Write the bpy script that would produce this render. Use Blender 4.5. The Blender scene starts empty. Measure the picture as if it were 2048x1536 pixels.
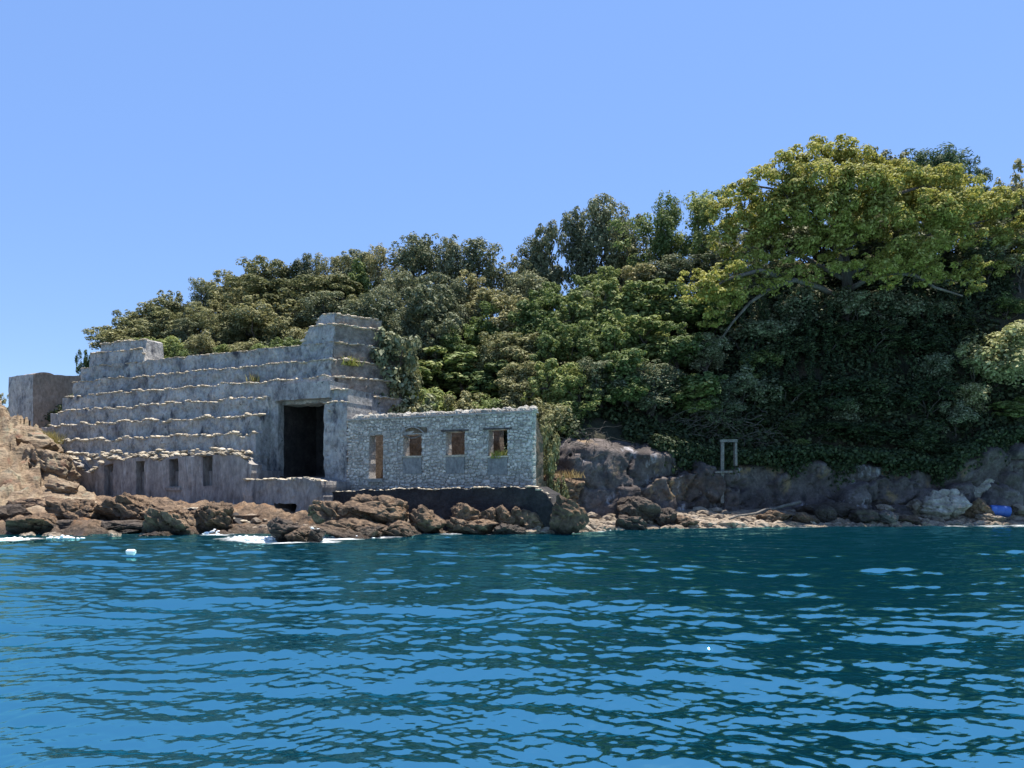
import bpy, math, random
import numpy as np
from math import radians, sin, cos, pi

# ------------------------------------------------------------------ camera, sky, sun, exposure
scene = bpy.context.scene
COL = scene.collection
CAM_H = 2.0
F = 1500.0            # focal length in photograph pixels (2048 wide)
HZ = 975.0            # row of the sea horizon in the photograph
cam_d = bpy.data.cameras.new('camera')
cam = bpy.data.objects.new('camera', cam_d)
COL.objects.link(cam)
cam.location = (0, 0, CAM_H)
cam.rotation_euler = (radians(90), 0, 0)
cam_d.sensor_width = 36.0
cam_d.lens = 36.0 * F / 2048.0
cam_d.shift_y = (HZ - 768.0) / 2048.0
cam_d.clip_end = 20000
scene.camera = cam

SUN_EL, SUN_AZ = radians(72), radians(34)      # azimuth measured from +Y (away from camera) towards +X
world = bpy.data.worlds.new('World')
scene.world = world
world.use_nodes = True
wn = world.node_tree.nodes
wl = world.node_tree.links
sky = wn.new('ShaderNodeTexSky')
sky.sky_type = 'NISHITA'
sky.sun_disc = False
sky.sun_elevation = SUN_EL
sky.sun_rotation = SUN_AZ
sky.altitude = 0
sky.air_density = 1.0
sky.dust_density = 0.15
sky.ozone_density = 3.0
hs = wn.new('ShaderNodeHueSaturation')
hs.inputs['Saturation'].default_value = 1.12
hs.inputs['Hue'].default_value = 0.51
hs.inputs['Value'].default_value = 1.0
bg = wn['Background']
bg.inputs['Strength'].default_value = 0.0945
wl.new(sky.outputs[0], hs.inputs['Color'])
mxs = wn.new('ShaderNodeMix'); mxs.data_type = 'RGBA'
mxs.inputs['Factor'].default_value = 0.6          # clear, evenly blue summer air
mxs.inputs['B'].default_value = (1.24, 2.26, 4.6, 1)
wl.new(hs.outputs[0], mxs.inputs['A'])
wl.new(mxs.outputs['Result'], bg.inputs['Color'])

sun_d = bpy.data.lights.new('sun', 'SUN')
sun_d.energy = 5.0
sun_d.angle = radians(0.53)
sun_d.color = (1.0, 0.94, 0.84)
sun = bpy.data.objects.new('sun', sun_d)
COL.objects.link(sun)
sun.rotation_euler = (radians(90) - SUN_EL, 0, pi - SUN_AZ)
sun.location = (0, 0, 60)
scene.view_settings.view_transform = 'Standard'
scene.view_settings.look = 'None'
scene.view_settings.exposure = 1.18
scene.view_settings.gamma = 1.0
scene.view_settings.use_curve_mapping = False

# ------------------------------------------------------------------ helpers
rng = np.random.default_rng(7)
random.seed(7)

def P(px, py, Y):
    """photograph pixel + distance -> place in the world"""
    return np.array([(px - 1024) / F * Y, Y, CAM_H + (HZ - py) / F * Y])

def XZ(px, Y): return (px - 1024) / F * Y

def _hash(ix, iy, iz, seed):
    h = (ix.astype(np.int64) * 374761393 + iy.astype(np.int64) * 668265263 + iz.astype(np.int64) * 2147483647 + seed * 1274126177) & 0xffffffff
    h = ((h ^ (h >> 13)) * 1274126177) & 0xffffffff
    h = (h ^ (h >> 16)) & 0xffffffff
    return h / 4294967295.0

def vnoise(p, seed=0):
    p = np.asarray(p, float)
    i = np.floor(p).astype(np.int64)
    f = p - i
    w = f * f * (3 - 2 * f)
    r = 0
    for dx in (0, 1):
        for dy in (0, 1):
            for dz in (0, 1):
                k = (w[:, 0] if dx else 1 - w[:, 0]) * (w[:, 1] if dy else 1 - w[:, 1]) * (w[:, 2] if dz else 1 - w[:, 2])
                r = r + k * _hash(i[:, 0] + dx, i[:, 1] + dy, i[:, 2] + dz, seed)
    return r * 2 - 1

def fbm(p, octaves=4, seed=0, gain=0.5):
    p = np.asarray(p, float)
    r, a, t = 0, 1.0, 0
    for o in range(octaves):
        r = r + a * vnoise(p * (2.03 ** o) + 13.7 * o, seed + o)
        t += a
        a *= gain
    return r / t

def ridged(p, octaves=4, seed=0):
    p = np.asarray(p, float)
    r, a, t = 0, 1.0, 0
    for o in range(octaves):
        r = r + a * (1 - 2 * np.abs(vnoise(p * (2.1 ** o) + 7.1 * o, seed + o)))
        t += a
        a *= 0.5
    return r / t

def quad_mesh(name, V, Q):
    """fast mesh from vertex array and quad index array"""
    V = np.ascontiguousarray(V, dtype=np.float32)
    Q = np.ascontiguousarray(Q, dtype=np.int32)
    me = bpy.data.meshes.new(name)
    me.vertices.add(len(V))
    me.vertices.foreach_set('co', V.ravel())
    me.loops.add(Q.size)
    me.loops.foreach_set('vertex_index', Q.ravel())
    me.polygons.add(len(Q))
    me.polygons.foreach_set('loop_start', np.arange(0, Q.size, 4, dtype=np.int32))
    me.update(calc_edges=True)
    me.validate()
    return me

def poly_mesh(name, V, Fs):
    me = bpy.data.meshes.new(name)
    me.from_pydata([tuple(map(float, v)) for v in V], [], [tuple(int(i) for i in f) for f in Fs])
    me.update()
    return me

def obj(name, me, mat=None, parent=None, loc=(0, 0, 0), smooth=False, kind=None):
    o = bpy.data.objects.new(name, me)
    COL.objects.link(o)
    if mat is not None and not me.materials:
        me.materials.append(mat)
    if smooth:
        me.polygons.foreach_set('use_smooth', np.ones(len(me.polygons), dtype=bool))
    o.location = loc
    if parent: o.parent = parent
    if kind: o['kind'] = kind
    return o

def empty(name, loc, rz=0.0):
    o = bpy.data.objects.new(name, None)
    COL.objects.link(o)
    o.location = loc
    o.rotation_euler = (0, 0, rz)
    return o

USED = set()
def tag(o, label, cat, group=None):
    assert label not in USED or group, label
    USED.add(label)
    o['label'] = label
    o['category'] = cat
    if group: o['group'] = group
    return o

class MB:
    """collects pieces into one mesh"""
    def __init__(s): s.v = []; s.f = []
    def add(s, V, Fs):
        n = len(s.v)
        s.v.extend([tuple(map(float, v)) for v in V])
        s.f.extend([tuple(int(i) + n for i in f) for f in Fs])
    def box(s, x0, x1, y0, y1, z0, z1, jit=0.0):
        V = [(x, y, z) for x in (x0, x1) for y in (y0, y1) for z in (z0, z1)]
        if jit: V = [tuple(c + random.uniform(-jit, jit) for c in v) for v in V]
        s.add(V, [(0, 1, 3, 2), (4, 6, 7, 5), (0, 4, 5, 1), (2, 3, 7, 6), (0, 2, 6, 4), (1, 5, 7, 3)])
    def tube(s, pts, rad, n=6):
        pts = np.asarray(pts, float)
        V = []
        for i, p in enumerate(pts):
            d = pts[min(i + 1, len(pts) - 1)] - pts[max(i - 1, 0)]
            d = d / (np.linalg.norm(d) + 1e-9)
            a = np.cross(d, (0.13, 0.9, 0.41)); a /= np.linalg.norm(a)
            b = np.cross(d, a)
            for k in range(n):
                t = 2 * pi * k / n
                V.append(p + rad[i] * (a * cos(t) + b * sin(t)))
        Fs = []
        for i in range(len(pts) - 1):
            for k in range(n):
                Fs.append((i * n + k, i * n + (k + 1) % n, (i + 1) * n + (k + 1) % n, (i + 1) * n + k))
        Fs.append(tuple(range(n))[::-1])
        Fs.append(tuple((len(pts) - 1) * n + k for k in range(n)))
        s.add(V, Fs)
    def mesh(s, name): return poly_mesh(name, s.v, s.f)
    def build(s, name, mat, parent=None, loc=(0, 0, 0), smooth=False, kind=None):
        return obj(name, s.mesh(name), mat, parent, loc, smooth, kind)

def bend(p, q, n=6, sag=0.0, wob=0.1, seed=0):
    """wobbly polyline from p to q"""
    p, q = np.array(p, float), np.array(q, float)
    r = np.random.default_rng(seed)
    t = np.linspace(0, 1, n)[:, None]
    pts = p + (q - p) * t
    pts[:, 2] += sag * 4 * (t * (1 - t))[:, 0]
    pts[1:-1] += r.normal(0, wob, (n - 2, 3))
    return pts

# ------------------------------------------------------------------ materials
def new_mat(name):
    m = bpy.data.materials.new(name)
    m.use_nodes = True
    nt = m.node_tree
    return m, nt, nt.nodes, nt.links, nt.nodes['Principled BSDF']

def ramp(nodes, stops, interp='LINEAR'):
    r = nodes.new('ShaderNodeValToRGB')
    r.color_ramp.interpolation = interp
    e = r.color_ramp.elements
    while len(e) < len(stops): e.new(0.5)
    for el, (p, c) in zip(e, stops):
        el.position = p
        el.color = (*c, 1)
    return r

def rock_mat(name, stops, scale=1.0, bump=0.5, stretch=(1, 1, 1), rough=0.9, fine=9.0, spots=None, obj_var=0.25, coord='Object', bdist=0.12, wet=False):
    """mineral surface: big colour patches x fine grain, bump relief, slight difference from piece to piece"""
    m, nt, N, L, bs = new_mat(name)
    tc = N.new('ShaderNodeTexCoord')
    mp = N.new('ShaderNodeMapping')
    mp.inputs['Scale'].default_value = stretch
    L.new(tc.outputs[coord], mp.inputs['Vector'])
    n1 = N.new('ShaderNodeTexNoise'); n1.inputs['Scale'].default_value = scale; n1.inputs['Detail'].default_value = 7; n1.inputs['Roughness'].default_value = 0.62
    L.new(mp.outputs[0], n1.inputs['Vector'])
    cr = ramp(N, stops)
    L.new(n1.outputs['Fac'], cr.inputs['Fac'])
    n2 = N.new('ShaderNodeTexNoise'); n2.inputs['Scale'].default_value = fine; n2.inputs['Detail'].default_value = 6; n2.inputs['Roughness'].default_value = 0.7
    L.new(mp.outputs[0], n2.inputs['Vector'])
    mr = N.new('ShaderNodeMapRange'); mr.inputs['From Min'].default_value = 0.3; mr.inputs['From Max'].default_value = 0.7
    mr.inputs['To Min'].default_value = 0.55; mr.inputs['To Max'].default_value = 1.35
    L.new(n2.outputs['Fac'], mr.inputs['Value'])
    oi = N.new('ShaderNodeObjectInfo')
    ge = N.new('ShaderNodeNewGeometry')
    ad = N.new('ShaderNodeMath'); ad.operation = 'ADD'
    L.new(oi.outputs['Random'], ad.inputs[0]); L.new(ge.outputs['Random Per Island'], ad.inputs[1])
    fr = N.new('ShaderNodeMath'); fr.operation = 'FRACT'; L.new(ad.outputs[0], fr.inputs[0])
    mo = N.new('ShaderNodeMapRange'); mo.inputs['To Min'].default_value = 1 - obj_var; mo.inputs['To Max'].default_value = 1 + obj_var
    L.new(fr.outputs[0], mo.inputs['Value'])
    mu = N.new('ShaderNodeMath'); mu.operation = 'MULTIPLY'
    L.new(mr.outputs[0], mu.inputs[0]); L.new(mo.outputs[0], mu.inputs[1])
    vm = N.new('ShaderNodeVectorMath'); vm.operation = 'SCALE'
    L.new(cr.outputs[0], vm.inputs[0]); L.new(mu.outputs[0], vm.inputs['Scale'])
    last = vm.outputs[0]
    if spots:
        for col, sc, lo, hi, st in spots:
            mp2 = N.new('ShaderNodeMapping'); mp2.inputs['Scale'].default_value = st
            L.new(tc.outputs[coord], mp2.inputs['Vector'])
            n3 = N.new('ShaderNodeTexNoise'); n3.inputs['Scale'].default_value = sc; n3.inputs['Detail'].default_value = 5; n3.inputs['Roughness'].default_value = 0.65
            L.new(mp2.outputs[0], n3.inputs['Vector'])
            r3 = N.new('ShaderNodeMapRange'); r3.inputs['From Min'].default_value = lo; r3.inputs['From Max'].default_value = hi
            L.new(n3.outputs['Fac'], r3.inputs['Value'])
            mx = N.new('ShaderNodeMix'); mx.data_type = 'RGBA'
            L.new(r3.outputs[0], mx.inputs['Factor']); L.new(last, mx.inputs['A']); mx.inputs['B'].default_value = (*col, 1)
            last = mx.outputs['Result']
    bs.inputs['Roughness'].default_value = rough
    if wet:         # sea-wet, algae-dark foot of the shore rocks
        sx = N.new('ShaderNodeSeparateXYZ'); L.new(ge.outputs['Position'], sx.inputs[0])
        wz = N.new('ShaderNodeMath'); wz.operation = 'MULTIPLY_ADD'; wz.inputs[1].default_value = -0.9
        L.new(n1.outputs['Fac'], wz.inputs[0]); L.new(sx.outputs['Z'], wz.inputs[2])
        wm = N.new('ShaderNodeMapRange'); wm.inputs['From Min'].default_value = -0.28; wm.inputs['From Max'].default_value = 0.05
        wm.inputs['To Min'].default_value = 0.32; wm.inputs['To Max'].default_value = 1.0
        L.new(wz.outputs[0], wm.inputs['Value'])
        wv = N.new('ShaderNodeVectorMath'); wv.operation = 'SCALE'
        L.new(last, wv.inputs[0]); L.new(wm.outputs[0], wv.inputs['Scale']); last = wv.outputs[0]
        wr = N.new('ShaderNodeMapRange'); wr.inputs['From Min'].default_value = 0.32; wr.inputs['To Min'].default_value = 0.35; wr.inputs['To Max'].default_value = rough
        L.new(wm.outputs[0], wr.inputs['Value']); L.new(wr.outputs[0], bs.inputs['Roughness'])
    L.new(last, bs.inputs['Base Color'])
    bs.inputs['Specular IOR Level'].default_value = 0.25
    bp = N.new('ShaderNodeBump'); bp.inputs['Strength'].default_value = bump; bp.inputs['Distance'].default_value = bdist
    L.new(n2.outputs['Fac'], bp.inputs['Height'])
    L.new(bp.outputs[0], bs.inputs['Normal'])
    return m

def leaf_mat(name, c0, c1, c2, trans=0.3, var=0.25, hue=1.0):
    m, nt, N, L, bs = new_mat(name)
    ge = N.new('ShaderNodeNewGeometry')
    cr = ramp(N, [(0.0, c0), (0.55, c1), (1.0, c2)])
    L.new(ge.outputs['Random Per Island'], cr.inputs['Fac'])
    oi = N.new('ShaderNodeObjectInfo')
    mo = N.new('ShaderNodeMapRange'); mo.inputs['To Min'].default_value = 1 - var; mo.inputs['To Max'].default_value = 1 + var
    L.new(oi.outputs['Random'], mo.inputs['Value'])
    hv = N.new('ShaderNodeHueSaturation')
    L.new(cr.outputs[0], hv.inputs['Color']); L.new(mo.outputs[0], hv.inputs['Value'])
    mh = N.new('ShaderNodeMapRange'); mh.inputs['To Min'].default_value = 0.5 + 0.022 * hue; mh.inputs['To Max'].default_value = 0.5 - 0.02 * hue
    L.new(oi.outputs['Random'], mh.inputs['Value']); L.new(mh.outputs[0], hv.inputs['Hue'])
    L.new(hv.outputs[0], bs.inputs['Base Color'])
    bs.inputs['Roughness'].default_value = 0.7
    bs.inputs['Specular IOR Level'].default_value = 0.2
    tr = N.new('ShaderNodeBsdfTranslucent')
    L.new(hv.outputs[0], tr.inputs['Color'])
    mx = N.new('ShaderNodeMixShader'); mx.inputs['Fac'].default_value = trans
    L.new(bs.outputs[0], mx.inputs[1]); L.new(tr.outputs[0], mx.inputs[2])
    L.new(mx.outputs[0], N['Material Output'].inputs['Surface'])
    return m

M = {}
M['concrete'] = rock_mat('weathered_concrete', [(0.25, (0.176, 0.169, 0.176)), (0.45, (0.358, 0.348, 0.331)), (0.62, (0.499, 0.469, 0.429)), (0.8, (0.630, 0.583, 0.507))],
                         0.9, 1.3, (1, 1, 0.7), fine=5, obj_var=0.06, bdist=0.16,
                         spots=[((0.46, 0.465, 0.47), 2.0, 0.55, 0.75, (1, 1, 0.3)), ((0.055, 0.06, 0.075), 1.5, 0.54, 0.7, (1, 1, 0.5)), ((0.05, 0.055, 0.065), 4.5, 0.6, 0.72, (1, 1, 0.7))])
M['casemate'] = rock_mat('stained_casemate_concrete', [(0.25, (0.121, 0.111, 0.112)), (0.5, (0.234, 0.216, 0.203)), (0.75, (0.354, 0.327, 0.295))],
                         1.0, 0.5, (1, 1, 0.4), fine=6, obj_var=0.04,
                         spots=[((0.50, 0.50, 0.50), 2.8, 0.6, 0.74, (1, 1, 0.1)), ((0.05, 0.05, 0.055), 2.0, 0.58, 0.76, (1, 1, 0.14))])
M['shade_concrete'] = rock_mat('shade_darkened_concrete', [(0.3, (0.019, 0.017, 0.017)), (0.6, (0.048, 0.042, 0.040)), (0.8, (0.084, 0.074, 0.068))], 1.5, 0.6, fine=5, obj_var=0.0)  # concrete darkened: inner shade of chamber and slots put into its colour
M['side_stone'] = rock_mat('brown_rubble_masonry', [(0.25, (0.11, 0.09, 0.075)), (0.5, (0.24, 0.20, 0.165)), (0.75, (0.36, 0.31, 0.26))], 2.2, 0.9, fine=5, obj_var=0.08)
M['rim'] = rock_mat('pale_rim_rubble', [(0.3, (0.287, 0.243, 0.182)), (0.6, (0.486, 0.420, 0.320)), (0.8, (0.619, 0.552, 0.452))], 3.0, 0.6, obj_var=0.3)
M['coping'] = rock_mat('white_coping_stone', [(0.3, (0.306, 0.285, 0.246)), (0.7, (0.510, 0.480, 0.425))], 4.0, 0.8, obj_var=0.3)
M['mortar'] = rock_mat('house_mortar', [(0.3, (0.259, 0.240, 0.227)), (0.6, (0.450, 0.411, 0.366)), (0.8, (0.624, 0.559, 0.479))], 3.0, 0.8, fine=12, obj_var=0.0)
M['stone'] = rock_mat('grey_wall_stone', [(0.25, (0.273, 0.254, 0.234)), (0.55, (0.498, 0.450, 0.390)), (0.8, (0.739, 0.657, 0.546))], 2.0, 0.5, fine=8, obj_var=0.28)
M['infill'] = rock_mat('smooth_grey_render', [(0.3, (0.17, 0.17, 0.165)), (0.7, (0.27, 0.265, 0.25))], 2.5, 0.3, (1, 1, 0.6), fine=12, obj_var=0.06)
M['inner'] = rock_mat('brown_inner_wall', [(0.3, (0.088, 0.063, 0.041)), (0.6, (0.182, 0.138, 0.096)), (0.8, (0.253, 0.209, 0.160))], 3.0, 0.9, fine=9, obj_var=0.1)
M['dark_iron'] = rock_mat('dark_lintel', [(0.3, (0.035, 0.03, 0.03)), (0.7, (0.10, 0.085, 0.075))], 5.0, 0.4, obj_var=0.2)
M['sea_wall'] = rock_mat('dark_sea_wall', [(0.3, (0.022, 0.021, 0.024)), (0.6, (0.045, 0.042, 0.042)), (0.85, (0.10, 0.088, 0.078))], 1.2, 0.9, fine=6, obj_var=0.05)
M['blockhouse'] = rock_mat('brown_blockhouse_concrete', [(0.25, (0.15, 0.115, 0.085)), (0.55, (0.27, 0.215, 0.165)), (0.8, (0.36, 0.30, 0.24))], 0.8, 0.4, (1, 1, 0.5), fine=5, obj_var=0.0)
M['rock'] = rock_mat('brown_shore_rock', [(0.22, (0.049, 0.033, 0.023)), (0.45, (0.138, 0.093, 0.061)), (0.62, (0.219, 0.152, 0.098)), (0.82, (0.325, 0.245, 0.164))], 1.3, 1.0, fine=5, obj_var=0.18,
                     spots=[((0.20, 0.105, 0.05), 1.1, 0.56, 0.72, (1, 1, 1)), ((0.022, 0.02, 0.02), 1.7, 0.56, 0.68, (1, 1, 1.6))], bdist=0.2, wet=True)
M['dark_rock'] = rock_mat('dark_shore_rock', [(0.25, (0.028, 0.022, 0.020)), (0.5, (0.073, 0.056, 0.045)), (0.8, (0.154, 0.122, 0.095))], 1.5, 1.0, fine=5, obj_var=0.15, bdist=0.2, wet=True)
M['tan_rock'] = rock_mat('tan_strata_rock', [(0.2, (0.092, 0.063, 0.043)), (0.42, (0.212, 0.152, 0.101)), (0.6, (0.296, 0.232, 0.159)), (0.8, (0.366, 0.323, 0.239))], 0.9, 1.0, (0.7, 0.7, 2.2), fine=5, obj_var=0.16,
                         spots=[((0.24, 0.235, 0.17), 0.8, 0.56, 0.7, (1, 1, 1)), ((0.25, 0.13, 0.085), 0.9, 0.58, 0.72, (1, 1, 1)), ((0.05, 0.04, 0.034), 1.1, 0.58, 0.7, (0.8, 0.8, 2.2))], bdist=0.2, wet=True)
M['pale_rock'] = rock_mat('pale_beach_rock', [(0.25, (0.106, 0.081, 0.059)), (0.5, (0.220, 0.176, 0.132)), (0.8, (0.370, 0.321, 0.264))], 1.6, 0.8, fine=6, obj_var=0.28)
M['white_rock'] = rock_mat('whitish_beach_rock', [(0.25, (0.15, 0.12, 0.095)), (0.5, (0.33, 0.29, 0.24)), (0.8, (0.58, 0.54, 0.48))], 1.2, 0.9, fine=6, obj_var=0.15)
M['cliff'] = rock_mat('grey_cliff_rock', [(0.22, (0.025, 0.021, 0.019)), (0.42, (0.073, 0.059, 0.055)), (0.6, (0.139, 0.116, 0.107)), (0.8, (0.264, 0.232, 0.218))], 0.55, 0.5, fine=7, obj_var=0.0,
                      spots=[((0.30, 0.20, 0.10), 0.5, 0.6, 0.72, (1, 1, 1)), ((0.46, 0.44, 0.455), 0.8, 0.6, 0.72, (1, 1, 0.5)), ((0.03, 0.027, 0.028), 0.9, 0.55, 0.68, (1, 1, 0.6))], bdist=0.3)
M['soil'] = rock_mat('hillside_soil', [(0.25, (0.016, 0.018, 0.010)), (0.5, (0.035, 0.034, 0.020)), (0.75, (0.085, 0.062, 0.036))], 0.7, 0.8, fine=4, obj_var=0.0)
M['shingle'] = rock_mat('shingle_ground', [(0.25, (0.10, 0.08, 0.06)), (0.5, (0.24, 0.19, 0.14)), (0.8, (0.45, 0.38, 0.29))], 2.5, 1.0, fine=9, obj_var=0.0)
M['post'] = rock_mat('old_concrete_post', [(0.3, (0.12, 0.112, 0.10)), (0.7, (0.23, 0.215, 0.195))], 3.0, 0.4, obj_var=0.05)
M['bark'] = rock_mat('tree_bark', [(0.3, (0.055, 0.045, 0.036)), (0.7, (0.14, 0.12, 0.10))], 3.0, 0.6, (1, 1, 0.3), obj_var=0.1)
M['pale_bark'] = rock_mat('pale_branch_bark', [(0.3, (0.09, 0.075, 0.06)), (0.7, (0.19, 0.16, 0.135))], 3.0, 0.6, (1, 1, 0.3), obj_var=0.1)
M['drift'] = rock_mat('driftwood', [(0.3, (0.10, 0.088, 0.076)), (0.7, (0.20, 0.18, 0.155))], 3.0, 0.5, obj_var=0.1)

M['leaf_oak'] = leaf_mat('oak_leaves', (0.110, 0.119, 0.044), (0.225, 0.225, 0.096), (0.373, 0.354, 0.193), 0.26, 0.34)
M['leaf_dark'] = leaf_mat('dark_evergreen_leaves', (0.074, 0.091, 0.045), (0.154, 0.175, 0.091), (0.297, 0.304, 0.189), 0.22, 0.3)
M['leaf_green'] = leaf_mat('fresh_green_leaves', (0.081, 0.121, 0.034), (0.172, 0.224, 0.067), (0.287, 0.316, 0.127), 0.32, 0.3)
M['leaf_yellow'] = leaf_mat('yellow_green_leaves', (0.160, 0.165, 0.034), (0.320, 0.318, 0.066), (0.470, 0.450, 0.150), 0.34, 0.0, 0.0)
M['leaf_pine'] = leaf_mat('pine_needles', (0.032, 0.066, 0.032), (0.066, 0.113, 0.050), (0.119, 0.174, 0.077), 0.2, 0.15)
M['leaf_pale'] = leaf_mat('pale_shrub_leaves', (0.19, 0.20, 0.07), (0.34, 0.34, 0.15), (0.48, 0.46, 0.25), 0.3, 0.1)
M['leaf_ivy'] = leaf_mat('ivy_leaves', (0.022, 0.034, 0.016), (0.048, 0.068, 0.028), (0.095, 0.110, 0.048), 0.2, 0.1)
M['straw'] = leaf_mat('dry_straw', (0.20, 0.15, 0.06), (0.34, 0.26, 0.10), (0.48, 0.38, 0.18), 0.3, 0.1)

def plain(name, col, rough=0.5, spec=0.5):
    m, nt, N, L, bs = new_mat(name)
    n = N.new('ShaderNodeTexNoise'); n.inputs['Scale'].default_value = 14; n.inputs['Detail'].default_value = 5
    mr = N.new('ShaderNodeMapRange'); mr.inputs['To Min'].default_value = 0.75; mr.inputs['To Max'].default_value = 1.2
    L.new(n.outputs['Fac'], mr.inputs['Value'])
    vm = N.new('ShaderNodeVectorMath'); vm.operation = 'SCALE'; vm.inputs[0].default_value = col
    L.new(mr.outputs[0], vm.inputs['Scale']); L.new(vm.outputs[0], bs.inputs['Base Color'])
    bs.inputs['Roughness'].default_value = rough; bs.inputs['Specular IOR Level'].default_value = spec
    return m
M['barrel'] = plain('blue_barrel_plastic', (0.035, 0.10, 0.36), 0.35)
M['white'] = plain('white_float_plastic', (0.78, 0.78, 0.76), 0.4)
M['foam'] = plain('sea_foam', (0.85, 0.87, 0.88), 0.7, 0.2)

# ------------------------------------------------------------------ water
FOAM = []      # (x, y, radius, strength), filled from photograph positions on the water plane
def wpt(px, py):
    Y = CAM_H * F / (py - HZ)
    return XZ(px, Y), Y
for px, py, r, s in [(480, 1078, 0.9, .9), (510, 1080, 1.0, 1), (545, 1082, 0.9, 1), (580, 1085, 0.7, 1), (610, 1082, 0.8, 1.0), (640, 1084, 0.6, 1),
                     (680, 1079, 0.8, 1), (715, 1075, 0.9, 1), (750, 1074, 0.9, 1), (785, 1072, 0.8, .9), (825, 1071, 0.7, .8), (432, 1071, 0.7, .9),
                     (20, 1081, 0.8, .9), (60, 1077, 0.6, .8), (130, 1076, 0.6, .7), (1130, 1063, 0.9, .8), (1180, 1062, 0.9, .8), (1100, 1066, 0.7, .8),
                     (900, 1071, 0.6, .7), (980, 1070, 0.6, .7), (1040, 1068, 0.6, .7),
                     (1400, 1058, 1.0, .6), (1500, 1057, 1.0, .6), (1600, 1056, 1.0, .6), (1900, 1053, 1.2, .7), (1980, 1052, 1.2, .7), (2040, 1052, 1.2, .7)]:
    x, y = wpt(px, py)
    FOAM.append((x, y, r, s))

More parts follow.
